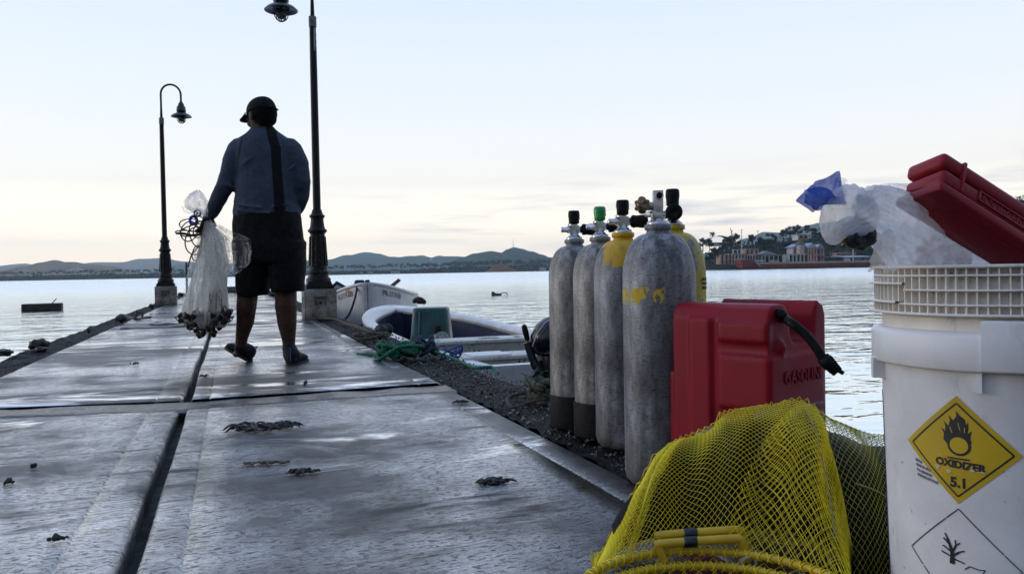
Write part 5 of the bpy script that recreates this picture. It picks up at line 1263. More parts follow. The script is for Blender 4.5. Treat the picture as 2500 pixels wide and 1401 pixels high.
# ---------------- cast net
def m_net(name, dens, scale=1.0):
    g = NT(name); x, y, z = g.xyz(); ang = g.dot(tuple(R0))
    st = g.noise(30*scale, g.mapv((1, 1, .10)), 4, .7); bl = g.noise(9*scale, g.mapv((1, 1, .45)), 5, .65); fine = g.noise(170, g.mapv((1, 1, .7)), 2, .6); tier = g.noise(28, g.mapv((.25, .25, 2.2)), 3, .7)
    col = g.ramp(bl, (.3, (.78, .76, .71)), (.6, (.96, .96, .94))); g.P(Base_Color=col, Roughness=.5)
    tl = g.n.new('ShaderNodeBsdfTranslucent'); g.l.new(col, tl.inputs[0]); tp = g.n.new('ShaderNodeBsdfTransparent')
    a = g.n.new('ShaderNodeMixShader'); a.inputs[0].default_value = .86; g.l.new(g.p.outputs[0], a.inputs[1]); g.l.new(tl.outputs[0], a.inputs[2])
    f = g.math('ADD', g.mr(st, .38, .66, dens-.30, dens+.26), g.math('ADD', g.mr(fine, .4, .6, -.12, .12), g.math('ADD', g.mr(bl, .35, .65, -.14, .14), g.mr(tier, .4, .6, -.08, .08))), True)
    b = g.n.new('ShaderNodeMixShader'); g.l.new(f, b.inputs[0]); g.l.new(tp.outputs[0], b.inputs[1]); g.l.new(a.outputs[0], b.inputs[2])
    g.l.new(b.outputs[0], g.o.inputs['Surface']); return g.m
NETD = m_net('monofilament_net', .82); NETT = m_net('thin_monofilament_net', .42); NETW = m_net('loose_monofilament_net', .20)
net = thing('cast_net', 'white cast net gathered in the walking man\'s left hand, lead weights hanging low', 'fishing net', G(505, 830))
def nring(cx, py, rx, ry, w_, n, seed, fold, amp):
    ring = []
    for i in range(n):
        a = 2*pi*i/n; k = 1+amp*sin(a*fold+seed+py*.006)+amp*.8*nf((cos(a)*2, sin(a)*2, py*.012), 1.2, seed)
        ring.append(mp(cx+rx*cos(a)*k, py+6*nf((cos(a)*3, sin(a)*3, py*.01), 1, seed+2), w_+ry*sin(a)*k))
    return ring
mb = MB(); mb.loft([nring(*q, 72, 1, 9, .14) for q in ((506, 540, 7, .015, .03), (511, 560, 14, .03, .03), (514, 600, 24, .055, .03), (514, 650, 32, .08, .03), (509, 700, 43, .10, .03), (505, 745, 50, .115, .03), (502, 782, 53, .12, .03), (506, 800, 40, .10, .03))], 0, False)
mb.build('skirt', NETD, net)
mb = MB(); mb.loft([nring(*q, 72, 5, 7, .2) for q in ((508, 545, 8, .02, .02), (522, 580, 20, .045, .02), (528, 640, 26, .06, .0), (524, 700, 26, .07, .02), (519, 750, 22, .06, .02), (517, 790, 20, .05, .02))], 0, False)
mb.build('skirt', NETD, net)
mb = MB(); mb.loft([nring(*q, 60, 8, 5, .16) for q in ((508, 560, 14, .03, .05), (505, 640, 38, .09, .05), (500, 720, 48, .12, .05), (496, 776, 50, .13, .05), (494, 790, 47, .12, .05))], 0, False)
mb.build('skirt', NETW, net)
# lobe hanging in front of the shorts
mb = MB(); mb.loft([nring(*q, 48, 3, 5, .16) for q in ((516, 545, 8, .02, -.05), (548, 568, 20, .04, -.16), (576, 585, 30, .05, -.22), (584, 615, 29, .06, -.24), (580, 645, 26, .06, -.24), (565, 666, 16, .04, -.22), (552, 674, 4, .01, -.20))], 0, False)
mb.build('lobe', NETW, net)
mb = MB(); mb.loft([nring(*q, 40, 6, 5, .2) for q in ((520, 560, 8, .02, -.05), (546, 590, 17, .03, -.14), (556, 625, 18, .04, -.18), (554, 655, 15, .03, -.18), (548, 668, 5, .01, -.18))], 0, False)
mb.build('lobe', NETW, net)
# puff bunched above the hand
mb = MB(); mb.loft([nring(*q, 48, 4, 6, .14) for q in ((503, 534, 6, .02, .04), (494, 522, 19, .05, .04), (484, 505, 29, .07, .04), (478, 490, 26, .065, .04), (480, 474, 15, .04, .04), (484, 465, 3, .01, .04))], 0, False)
mb.build('crown', NETT, net)
mb = MB(); mb.loft([nring(*q, 40, 7, 4, .2) for q in ((500, 530, 8, .02, .03), (474, 518, 26, .05, .03), (462, 508, 20, .04, .03), (452, 505, 4, .01, .03))], 0, False)
mb.build('crown', NETW, net)
# braided threads running down the skirt
R6 = random.Random(2); mb = MB()
for k in range(46):
    x1 = R6.uniform(458, 558); y1 = R6.uniform(740, 800); w1 = R6.uniform(-.07, .12); x0 = 506+R6.uniform(-6, 10); bx = (x0+x1)/2+(x1-508)*.18
    mb.tube(smooth_path([mp(x0, 545, .03), mp(bx, 640, w1*.7), mp(x1, y1, w1)], 5), .0008, 3)
mb.build('thread', mat('white_thread', (.55, .54, .50), rough=.5), net)
weed = MB()
for k in range(11):
    x = R6.uniform(505, 545); y = R6.uniform(690, 740); pts = [mp(x, y, -.06)]
    for j in range(4): x += R6.uniform(-9, 10); y += R6.uniform(10, 24); pts.append(mp(x, y, -.07+R6.uniform(-.02, .02)))
    weed.tube(smooth_path(pts, 3), .0022, 4)
weed.build('weed_strands', mat('brown_weed', (.05, .03, .012), (.09, .06, .02), rough=.7, scale=60), net)
# lead line: weights and stiff brail loops
LEAD = mat('dull_lead', (.010, .008, .006), (.034, .026, .018), rough=.6, spec=.2, metal=.0, scale=50)
CORD = mat('black_brail_cord', (.005, .005, .005), (.010, .010, .010), rough=.6, scale=90)
lc = MB()
for k in range(92):
    t = R6.random(); x = 438+122*t; yb = 774+46*(1-(abs(t-.5)*2)**2)+R6.uniform(-6, 6); y = yb-R6.random()**1.3*60*(1-(abs(t-.55)*1.9)**2 if abs(t-.55) < .5 else .1)
    c = mp(x, y, R6.uniform(-.12, .13)); a = V((R6.uniform(-1, 1), R6.uniform(-1, 1), R6.uniform(-.6, .6))).normalized(); M_ = frame(a)
    if k < 78:
        o = MB().lathe([(.005, -.016), (.014, -.013), (.0155, 0), (.014, .013), (.005, .016)], 9, M_, c, cap=True).build('lead_weight', LEAD, net)
    u_ = (V((R6.uniform(-.8, .8), R6.uniform(-.5, .5), R6.uniform(.1, 1.0)))).normalized(); sd = u_.cross(a); sd = sd.normalized() if sd.length > .1 else R0
    hh = R6.uniform(.028, .055); ww = R6.uniform(.010, .018)
    lc.tube(smooth_path([c-sd*ww*.5, c+u_*hh*.5-sd*ww, c+u_*hh, c+u_*hh*.55+sd*ww, c+sd*ww*.5], 4), .0030, 5)
lc.build('brail_loops', CORD, net)
# coiled hand line with its blue horn
coil = MB()
def loop(c, rx, ry, tilt, ph):
    return [(c[0]+rx*cos(t+ph)*cos(tilt)-ry*sin(t+ph)*sin(tilt), c[1]+rx*cos(t+ph)*sin(tilt)+ry*sin(t+ph)*cos(tilt), .0+.03*sin(t*2+ph)) for t in [k*.42 for k in range(16)]]
for c, rx, ry, tl_, ph in (((468, 550), 30, 15, .1, 0), ((474, 562), 36, 13, -.25, 1), ((462, 565), 20, 25, .4, 2), ((478, 588), 26, 34, .2, 3), ((478, 575), 14, 30, -.3, 4), ((479, 618), 9, 19, .25, 2), ((455, 568), 27, 5, .05, 0), ((488, 560), 14, 22, .5, 1)):
    coil.tube(smooth_path([mp(x, y, .05+z) for x, y, z in loop(c, rx, ry, tl_, ph)], 3), .0040, 6)
coil.tube(smooth_path([mp(505, 552, .06), mp(498, 580, .06), mp(482, 605, .05), mp(468, 622, .05), mp(462, 640, .05), mp(459, 652, .04)], 5), .0040, 6)
coil.tube(smooth_path([mp(495, 572, .06), mp(470, 575, .05), mp(448, 570, .05), mp(430, 570, .05)], 5), .0075, 6)
coil.build('hand_line', CORD, net)
hn = MB(); hn.tube([mp(472+8.5*cos(t), 538+9.5*sin(t), .02+.01*cos(t)) for t in [2*pi*k/20 for k in range(20)]], .0095, 10, loop=True); hn.build('horn', mat('blue_plastic_ring', (.01, .05, .35), (.02, .08, .45), rough=.35, scale=50), net)
hn = MB(); hn.tube([mp(482+8*cos(t), 521+8*sin(t), .0) for t in [2*pi*k/20 for k in range(20)]], .0045, 8, loop=True)
for k in range(3): hn.tube([mp(482, 521, 0), mp(482+8*cos(k*2.1), 521+8*sin(k*2.1), 0)], .003, 6)
hn.build('swivel_ring', RUBBER, net)
# ------------------------------------------------------------------ lamp posts, boats and clutter
def m_iron():
    g = NT('weathered_black_iron'); ch = g.noise(30, g.mapv((1, 1, .8)), 5, .75); n = g.noise(7, None, 4, .6)
    col = g.ramp(n, (.3, (.003, .003, .004)), (.7, (.008, .008, .009)))
    chips = g.math('MULTIPLY', g.ramp(ch, (.64, 0.0), (.67, 1.0)), g.mr(g.xyz()[2], .95, 1.5, 1.0, .0))
    col = g.mix(chips, col, g.ramp(n, (.3, (.34, .30, .27)), (.6, (.50, .49, .48)))); g.P(Base_Color=col, Roughness=g.mr(chips, 0, 1, .5, .85), Specular_IOR_Level=.22); g.bump(g.math('ADD', n, chips), .3, .003); return g.m
IRON = m_iron(); GALV = mat('grey_coupling', (.10, .10, .11), (.20, .20, .21), rough=.6, metal=.3, scale=30)
def m_ped():
    g = NT('stained_concrete'); n = g.noise(5, None, 6, .65); n2 = g.noise(16, None, 5, .7)
    col = g.ramp(n, (.3, (.13, .11, .09)), (.5, (.27, .24, .20)), (.7, (.40, .37, .33)))
    col = g.mix(g.math('MULTIPLY', g.ramp(g.noise(6, g.mapv((1, 1, .6), loc=(3, 1, 2)), 5, .7), (.54, 0.0), (.62, 1.0)), .75), col, (.16, .27, .22))
    col = g.mix(.7, col, g.ramp(n2, (.33, (.15, .12, .10)), (.5, (1, 1, 1))), 'MULTIPLY')
    z = g.xyz()[2]; col = g.mix(g.math('MULTIPLY', g.mr(g.math('ADD', z, g.math('MULTIPLY', n2, .2)), .20, .08), .8), col, (.035, .03, .026))
    g.P(Base_Color=col, Roughness=.85); g.bump(n2, .5, .008); return g.m
PED = m_ped(); DARKH = mat('dark_recess', (.012, .011, .010), rough=.8); GLASS = NT('lamp_glass'); GLASS.P(Base_Color=(.55, .62, .60), Roughness=.08, Transmission_Weight=.75, IOR=1.3); GLASS = GLASS.m
SHADEM = mat('black_enamel', (.008, .010, .012), (.02, .024, .028), rough=.3, scale=20)
def lamp(base, side, label, patch=False):
    t = thing('lamp_post', label, 'street lamp', base, 'lamp posts along the pier'); o = V((0, 0, 0)); s = side
    p = MB(); w_ = .195
    # pedestal with a square recess in the faces along the pier and across it
    for sg in (-1, 1):
        for ax in (0, 1):
            def q(a, z, dpt): return V((a, sg*(w_-dpt), z)) if ax == 0 else V((sg*(w_-dpt), a, z))
            h = .072; z0, z1 = .135, .275
            p.add([q(-w_, 0, 0), q(w_, 0, 0), q(w_, .372, 0), q(-w_, .372, 0), q(-h, z0, 0), q(h, z0, 0), q(h, z1, 0), q(-h, z1, 0), q(-h, z0, .03), q(h, z0, .03), q(h, z1, .03), q(-h, z1, .03)],
                  [(0, 1, 5, 4), (1, 2, 6, 5), (2, 3, 7, 6), (3, 0, 4, 7), (4, 5, 9, 8), (5, 6, 10, 9), (6, 7, 11, 10), (7, 4, 8, 11), (8, 9, 10, 11)], 0, False)
    p.add([(-w_, -w_, .372), (w_, -w_, .372), (w_, w_, .372), (-w_, w_, .372)], [(0, 1, 2, 3)], 0, False)
    p.build('pedestal', PED, t, local=True, weld=True, bevel=.006)
    bl = MB()
    for sg in (-1, 1):
        bl.lathe([(0, .028), (.014, .028), (.016, .02), (.016, .0)], 8, frame(V((0, sg, 0)), Z), (0, sg*(w_-.03), .205))
        bl.lathe([(0, .028), (.014, .028), (.016, .02), (.016, .0)], 8, frame(V((sg, 0, 0)), Z), (sg*(w_-.03), 0, .205))
    bl.build('bolts', IRON, t, local=True)
    b = MB()
    b.box((0, 0, .40), (.335, .335, .055), None, 0, (.98, .98)); b.box((0, 0, .445), (.30, .30, .05), None, 0, (.9, .9))
    prof_ = [(.150, .46), (.150, .50), (.128, .515), (.122, .56), (.132, .565), (.132, .585), (.116, .595), (.110, .63), (.108, .65), (.092, 1.00), (.088, 1.05), (.096, 1.06), (.118, 1.085), (.118, 1.10), (.098, 1.115), (.088, 1.14), (.080, 1.20), (.077, 1.24), (.088, 1.255), (.096, 1.27), (.096, 1.28), (.080, 1.29), (.066, 1.31), (.060, 1.345), (.052, 1.355)]
    b.lathe(prof_, 12, smooth=False); b.build('base', IRON, t, local=True, bevel=.003)
    fl = MB()
    for k in range(12):
        a = 2*pi*k/12+pi/12; fl.tube([V((.111*cos(a), .111*sin(a), .655)), V((.094*cos(a), .094*sin(a), 1.02))], [.010, .008], 6)
    fl.build('flutes', IRON, t, local=True)
    MB().lathe([(.048, 1.34), (.047, 1.6), (.044, 3.0), (.040, 3.585), (.039, 3.61)], 20).build('pole', IRON, t, local=True)
    MB().lathe([(.030, 3.595), (.0455, 3.597), (.047, 3.605), (.047, 3.715), (.0455, 3.725), (.022, 3.727)], 18, cap=False).build('coupling', GALV, t, local=True)
    rx = .185
    pts = [V((0, 0, 3.72)), V((0, 0, 3.80)), V((0, 0, 3.95)), V((0, 0, 4.15)), V((0, 0, 4.20))]
    for k in range(1, 13):
        a = pi*k/13; pts.append(V((s*rx*(1-cos(a)), 0, 4.20+.20*sin(a))))
    pts += [V((s*2*rx, 0, 4.20)), V((s*2*rx, 0, 4.13)), V((s*2*rx, 0, 4.06))]
    rad = [.026, .024]+[.0195]*(len(pts)-2)
    MB().tube(pts, rad, 12).build('gooseneck', IRON, t, local=True)
    c = V((s*2*rx, 0, 0))
    hd = MB().lathe([(0, 4.075), (.028, 4.075), (.030, 4.05), (.046, 4.035), (.056, 4.02), (.058, 3.99), (.078, 3.965), (.086, 3.955), (.088, 3.90), (.094, 3.895), (.094, 3.875), (.080, 3.87), (.078, 3.80), (0, 3.80)], 22, None, c)
    hdo = hd.build('lamp_head', SHADEM, t, local=True)
    MB().lathe([(.080, 3.845), (.10, 3.838), (.155, 3.812), (.196, 3.775), (.200, 3.768), (.198, 3.764), (.150, 3.798), (.098, 3.826), (.080, 3.832)], 36, None, c, cap=False).build('lamp_shade', SHADEM, t, local=True)
    MB().lathe([(.060, 3.81), (.062, 3.76), (.060, 3.72), (.050, 3.685), (.030, 3.665), (0, 3.66)], 18, None, c, cap=False).build('globe', GLASS, t, local=True)
    cg = MB()
    for k in range(4):
        a = pi/4*k
        cg.tube([c+V((r*cos(a), r*sin(a), z)) for r, z in ((.083, 3.86), (.083, 3.74), (.076, 3.69), (.055, 3.655), (.022, 3.635), (-.022, 3.635), (-.055, 3.655), (-.076, 3.69), (-.083, 3.74), (-.083, 3.86))], .0062, 6)
    cg.tube([c+V((.083*cos(q), .083*sin(q), 3.74)) for q in [2*pi*k/24 for k in range(24)]], .005, 6, loop=True)
    cg.build('cage', IRON, t, local=True)
    if patch:
        dirn = math.atan2(-F0.y+R0.y*.5, -F0.x+R0.x*.5)
        MB().grid(lambda u, v: V((.0415*cos(dirn-.10+(.62+.12*sin(v*23)+.08*sin(v*51))*u+.12*v), .0415*sin(dirn-.10+(.62+.12*sin(v*23)+.08*sin(v*51))*u+.12*v), 3.25+.335*v)), 8, 24).build('peeled_paint', mat('bare_pale_metal', (.40, .42, .46), (.30, .31, .34), rough=.6, scale=30), t, local=True)
    return t
lb = G(775, 779); lamp(V((1.02, 10.12, 0)), -1, 'tall black lamp post beside the walking man, its pole peeled near the top', True)
lamp(V((-1.24, 17.35, 0)), 1, 'smaller looking black lamp post with hooked top on the left pier edge')
# thin posts near the pier's end
POSTM = mat('dark_steel_post', (.010, .010, .011), (.03, .028, .027), rough=.6, scale=20)
for px, yb, yt, lb_ in ((457, 722, 641, 'thin dark post on the left pier edge behind the cast net'), (577, 712, 676, 'short thin dark post at the pier end between net and man')):
    p = G(px, yb); d = (p-CAM).dot(CF); h = (yb-yt)/FPX*d
    t = thing('steel_post', lb_, 'post', p, 'thin posts near the pier end')
    MB().lathe([(.0, 0), (.04, 0), (.038, .02), (.034, .04), (.032, h*.9), (.030, h), (0, h+.01)], 12).build('post', POSTM, t, local=True)
    MB().lathe([(.0, 0), (.075, 0), (.075, .014), (0, .016)], 12).build('base_plate', POSTM, t, local=True)
# ---------------- boats
def m_boat(name, a, b, chip=None, rough=.35):
    g = NT(name); n = g.noise(3, None, 5, .6); n2 = g.noise(18, g.mapv((1, 1, .5)), 5, .75)
    col = g.ramp(n, (.3, a), (.65, b)); col = g.mix(.35, col, g.ramp(n2, (.3, (.45, .42, .40)), (.55, (1, 1, 1))), 'MULTIPLY')
    if chip: col = g.mix(g.ramp(g.noise(26, g.mapv((1.6, 1.6, .9)), 4, .7), (.60, 0.0), (.63, 1.0)), col, chip)
    g.P(Base_Color=col, Roughness=rough); g.bump(n2, .12, .004); return g.m
HULLW = m_boat('white_gelcoat', (.52, .52, .54), (.70, .70, .72)); NAVY = m_boat('navy_paint', (.006, .010, .040), (.009, .015, .062), None, .65); BENCH = m_boat('chipped_cream_paint', (.50, .50, .44), (.66, .66, .60), (.03, .03, .05), .5); BENCHF = m_boat('speckled_grey_paint', (.34, .36, .33), (.42, .44, .42), (.03, .03, .035), .6); WOODR = mat('weathered_timber', (.06, .05, .04), (.18, .15, .12), rough=.8, scale=8, stretch=(1, 1, 6), bump=(20, .4, .004))
def hull(t, o, ax, Ln, beam, sheer, depth, bowfull=2.2, rimw=.10, foredeck=.30, mh=HULLW, mi=NAVY, floor=.34, flare=.80, wz=WL):
    """open boat: o = bow tip on plan, ax = direction bow to stern; returns a point function (s along, c across, z)"""
    ax = V(ax).normalized(); cx_ = V((ax.y, -ax.x, 0)); n = 40
    def half(s): return beam/2*(1-(1-min(1, s/.55))**bowfull)**.62 if s < .55 else beam/2*(1-.10*((s-.55)/.45)**2)
    def pt(s, c, z): return V((o.x, o.y, 0))+ax*s*Ln+cx_*c+Z*z
    def sta(s):
        h = max(half(s), .004); zs = sheer(s); zk = -depth*(1 if s > .18 else (.35+.65*(s/.18))) + 0
        return h, zs, zk
    outr, rim1, rim2, inr = [], [], [], []
    for k in range(n+1):
        s = (k/n)**1.25; h, zs, zk = sta(s)
        rowp = [(h, zs), (h*.985, zs-.05), (h*(flare+.12), zs-.35*(zs-zk)), (h*flare, zs-.62*(zs-zk)), (h*flare*.55, zs-.9*(zs-zk)), (0.0, zk)]
        outr.append([pt(s, c, z) for c, z in rowp]+[pt(s, -c, z) for c, z in rowp[::-1][1:]])
        wi = rimw+foredeck*max(0, 1-s/.30)**1.3
        hi = max(h-wi, .0); zi = zs-.035
        fl = zs-(zs-zk)*0+.0
        zf = max(zk+.12, WL-.05+floor*0+ (-.0)); zf = -floor-.35
        inr.append((s, hi, zi, zf, h, zs))
    hb = MB(); hb.loft(outr, 0, False, False)
    hb.add(outr[-1], [list(range(len(outr[-1])))], 0, False)      # transom
    ho = hb.build('hull', mh, t); so = ho.modifiers.new('t', 'SOLIDIFY'); so.thickness = .012; so.offset = 1
    rb_ = MB()
    for sg in (1, -1):
        rb_.loft([[pt(s, sg*(h+.022), zs-.045), pt(s, sg*(h+.024), zs-.01), pt(s, sg*(h+.008), zs+.012), pt(s, sg*max(hi, 0), zs+.012-.006), pt(s, sg*max(hi-.008, 0), zi-.02)] for s, hi, zi, zf, h, zs in inr], 0, False, False)
    s, hi, zi, zf, h, zs = inr[-1]
    rb_.box(pt(.992, 0, zs-.01), (.10, 2*h+.04, .05), frame(Z, ax))
    ro = rb_.build('gunwale', mh, t); so = ro.modifiers.new('t', 'SOLIDIFY'); so.thickness = .008
    ib = MB(); rows = []
    for s, hi, zi, zf, h, zs in inr:
        if hi < .03: continue
        rows.append([pt(s, hi, zi), pt(s, hi*.985, zi-.12), pt(s, hi*.95, zf+.10), pt(s, hi*.80, zf), pt(s, -hi*.80, zf), pt(s, -hi*.95, zf+.10), pt(s, -hi*.985, zi-.12), pt(s, -hi, zi)])
    ib.loft(rows, 0, False, False)
    ib.add(rows[0], [list(range(8))], 0, False); e_ = [p-ax*.03 for p in rows[-1]]; ib.add(e_, [list(range(8))], 0, False)
    ib.build('interior', mi, t); return pt, half
bB = thing('open_boat', 'white open boat with navy blue inside moored beside the scuba tanks', 'boat', V((2.2, 8.3, WL)), 'small boats moored at the pier')
ptB, hfB = hull(bB, V((2.17, 11.6, 0)), V((.012, -1, 0)), 6.5, 1.5, lambda s: -.105+.17*max(0, 1-s/.75)**1.6, 1.05, 2.4, .10, .34)
def bench(y, w_, z, h, slots):
    s = (11.6-y)/6.5; hw = hfB(s)-.09; b = MB(); x0, x1 = 2.2-hw, 2.2+hw
    # plank top with slots cut out of it
    xs = sorted([x0, x1]+[v for a, b_ in slots for v in (a, b_)])
    for a, c in zip(xs, xs[1:]):
        mid = (a+c)/2; ins = any(p < mid < q for p, q in slots)
        if ins:
            b.box((mid, y-w_*.36, z-.015), (c-a, w_*.28, .03)); b.box((mid, y+w_*.36, z-.015), (c-a, w_*.28, .03))
        else: b.box((mid, y, z-.015), (c-a, w_, .03))
    o = b.build('bench', BENCH, bB, bevel=.006)
    f = MB().box((2.2, y-w_/2+.03, z-.03-h/2), (x1-x0, .03, h)); f.box((2.2, y+w_/2-.03, z-.03-h/2), (x1-x0, .03, h)); f.build('bench_front', BENCHF, o)
    return o
bench(6.62, .34, -.03, .32, [(2.02, 2.22), (2.34, 2.42)])
bench(5.72, .32, -.075, .15, [(2.18, 2.58)])
MB().box((1.80, 5.72, -.072), (.30, .29, .012)).build('white_board', HULLW, bB, bevel=.003)
# outboard motor on its stern
om = thing('outboard_motor', 'black outboard motor with tiller tilted on the open boat stern', 'outboard motor', V((2.02, 4.98, -.1)))
GLOSSB = mat('glossy_dark_blue', (.006, .008, .014), (.012, .016, .028), rough=.16, scale=10)
def mo(px, py, d=5.15): return P(px, py, d)
cw = MB(); rings = []
for k, (py, cx_, w_) in enumerate(((772, 1362, 12), (778, 1358, 34), (795, 1352, 47), (820, 1348, 53), (845, 1348, 52), (862, 1350, 46), (868, 1352, 40))):
    rings.append([mo(cx_+w_*cos(a), py+4*sin(a), 5.15+.15*sin(a)*(w_/52)) for a in [2*pi*i/24 for i in range(24)]])
cw.loft(rings); cwo = cw.build('cowl', GLOSSB, om)
MB().grid(lambda u, v: mo(1322+10*u+7*v*0, 812+16*u*0+18*v-10*u, 5.04-.012*u), 3, 3).build('red_stripe', mat('red_decal', (.5, .02, .03), rough=.4), cwo)
MB().tube([mo(1300, 845, 5.05), mo(1312, 815, 5.0), mo(1330, 788, 4.99), mo(1350, 776, 5.0)], .004, 6).build('trim_line', mat('silver_line', (.5, .5, .52), rough=.4), cwo)
lg = MB(); lg.box(mo(1350, 890), (.14, .16, .14), None, 0, (1.1, 1.1)); lg.box(mo(1345, 935), (.08, .11, .26)); lg.box(mo(1318, 905), (.10, .10, .06), frame(R0-Z*.4)); lg.build('leg', mat('black_paint', (.008, .008, .009), rough=.4), om, bevel=.012)
tl = MB(); tl.tube(smooth_path([mo(1342, 908), mo(1316, 902), mo(1303, 882), mo(1294, 858), mo(1287, 836)], 4), [.030]*8+[.026]*9, 10); tl.build('tiller', mat('dark_blue_plastic', (.010, .014, .022), (.016, .022, .034), rough=.4, scale=20), om)
tl = MB(); tl.tube([mo(1288, 838), mo(1287, 832)], .010, 8); tl.build('tiller_neck', CHROME, om); tl = MB(); tl.limb([mo(1287, 826), mo(1283, 810), mo(1280, 798)], [.017, .021, .018], 10); tl.build('grip', RUBBER, om)
# teal engine box and its pulley, standing in the boat
TEAL = mat('dull_teal_plastic', (.006, .042, .045), (.012, .085, .083), rough=.45, scale=5, bump=(14, .15, .006))
hb = thing('net_hauler', 'teal plastic bin over a net hauler with metal pulley in the open boat', 'net hauler', ptB(.66, -.42, -.25))
c = P(1055, 848, 7.55); c0 = V((c.x, c.y, -.19)); q = MB()
def rrect(z, wx, wy, n=6, r=.05):
    ring = []
    for sx, sy, a0 in ((1, 1, 0), (-1, 1, pi/2), (-1, -1, pi), (1, -1, 3*pi/2)):
        for k in range(n+1):
            a = a0+pi/2*k/n; ring.append(c0+R0*(sx*(wx-r)+r*cos(a))+F0*(sy*(wy-r)+r*sin(a))+Z*z)
    return ring
q.loft([rrect(0, .205, .185), rrect(.03, .204, .184), rrect(.035, .196, .176), rrect(.38, .165, .15), rrect(.40, .162, .147), rrect(.41, .148, .133, 6, .045)])
for k in (-.10, .09): q.tube([c0-F0*.178+R0*k+Z*.05, c0-F0*.152+R0*k*.9+Z*.37], .012, 8)
q.build('bin', TEAL, hb)
MB().grid(lambda u, v: c0-F0*.196+F0*.015*v+R0*(-.17+.09*u)+Z*(.05+.10*v), 2, 2).build('green_patch', mat('green_patch', (.02, .14, .04), (.03, .10, .06), rough=.5, scale=20), hb)
pl = MB(); pc = P(1077, 826, 7.28); dirp = (CAM-pc).normalized(); pl.lathe([(0, .07), (.012, .07), (.014, .055), (.045, .05), (.060, .045), (.064, .03), (.064, .01), (.050, .0), (.050, -.05), (.064, -.06), (.064, -.08), (0, -.08)], 26, frame(dirp+R0*.2, Z), pc); pl.build('pulley', mat('dull_steel', (.16, .15, .145), (.30, .29, .28), rough=.4, metal=.7, scale=30), hb)
bm_ = MB(); bm_.box(c0-Z*.02-F0*.02+R0*.06, (.50, .40, .04), frame(Z, R0)); bm_.box(c0-F0*.20+R0*.12+Z*.02, (.30, .10, .07), frame(Z, R0)); bm_.box(P(1068, 812, 7.35), (.05, .05, .14)); bm_.build('bed', DARKH, hb, bevel=.004)
# boat with registration on its bow
bA = thing('skiff', 'white skiff with PR-3719-BB on both sides of its high bow', 'boat', V((2.6, 16.5, WL)), 'small boats moored at the pier')
aA = V((.20, .98, 0)).normalized(); oA = V((2.255, 14.05, 0))
shA = lambda s: .10+.29*max(0, 1-s/.55)**1.5
ptA, hfA = hull(bA, oA, aA, 5.4, 1.85, shA, 1.0, 1.45, .09, .5, HULLW, m_boat('pale_interior', (.40, .42, .42), (.52, .54, .54)), .30, .86)
def side_text(sg, s0, s1, txt, zt, size):
    tv, tf = font_mesh(txt, size, .0008, 0, 1.0); mb = MB(); xs = [p.x for p in tv]; lo_, hi_ = min(xs), max(xs); vs = []
    for p in tv:
        k = (p.x-lo_)/(hi_-lo_); s = s0+(s1-s0)*(k if sg < 0 else 1-k)
        h = hfA(s); z = shA(s)-zt+p.y*1.15; zs = shA(s); zk = -1.0*(1 if s > .18 else .35+.65*(s/.18))
        f = (zs-z)/(zs-zk); f = min(max(f, .02), .4); cc = h*(.985-(.985-.98)*f/.35)
        # straight between the first hull lines
        cc = h*(.985+( .86+.12-.985)*(f-.03)/.32)
        vs.append(ptA(s, (cc+.022)*(-sg if True else 1), z))
    mb.add(vs, tf, 0, False); return mb.build('registration', INK, bA)
# left side of the photo = the side toward the pier
import itertools
_c = V((aA.y, -aA.x, 0))
for sg, s0, s1 in ((1, .045, .185), (-1, .05, .20)):
    side_text(-sg, s0, s1, 'PR-3719-BB', .155, .125)
MB().grid(lambda u, v: ptA(.075+.03*u, -(hfA(.075+.03*u)*.985+.024), shA(.09)-.035-.075*v), 2, 2).build('orange_sticker', mat('orange_sticker', (.45, .10, .03), rough=.5), bA)
hs_ = MB(); hs_.tube(smooth_path([P(872, 700, 14.15), P(866, 730, 13.95), P(852, 768, 13.9), P(836, 783, 13.9), P(826, 784, 13.8)], 5), .020, 6); hs_.tube(smooth_path([P(855, 792, 13.95), P(880, 795, 13.9), P(905, 785, 13.9), P(918, 780, 14.0)], 5), .018, 6); hs_.build('mooring_line', CORD, bA)
cp_ = MB(); cp_.box(P(878, 690, 14.35), (.20, .22, .10), frame(Z, aA), top=(.6, .7)); cp_.box(P(897, 687, 14.4), (.07, .09, .06), frame(Z, aA)); cp_.build('bow_fitting', mat('dark_blue_cover', (.008, .012, .02), rough=.5), bA, bevel=.02)
wsq = MB(); a_ = [P(808, 704, 15.9), P(822, 690, 15.9), P(846, 703, 16.3), P(838, 712, 16.3)]
wsq.tube([a_[0], a_[1], a_[2], a_[3]], .035, 6, loop=True); wsq.build('console_frame', mat('black_frame', (.008, .008, .009), rough=.5), bA)
MB().add(a_, [(0, 1, 2, 3)], 0, False).build('console_panel', mat('white_panel', (.6, .6, .62), rough=.4), bA)
pk = thing('plank', 'weathered timber plank sticking up behind the registered skiff', 'plank', P(955, 700, 15.2)); MB().box(P(952, 702, 15.2), (.14, .06, .48), frame((P(970, 688, 15.2)-P(938, 714, 15.2)), F0)).build('board', WOODR, pk, bevel=.006)
fr = MB()
for k in range(12):
    x = 955+R.uniform(-6, 12); fr.tube(smooth_path([P(x, 708, 15.1), P(x+R.uniform(-5, 8), 718, 15.08), P(x+R.uniform(-6, 12), 728, 15.06)], 3), .008, 4)
fr.build('frayed_rope', mat('frayed_fibre', (.16, .13, .10), (.25, .22, .18), rough=.8), pk)
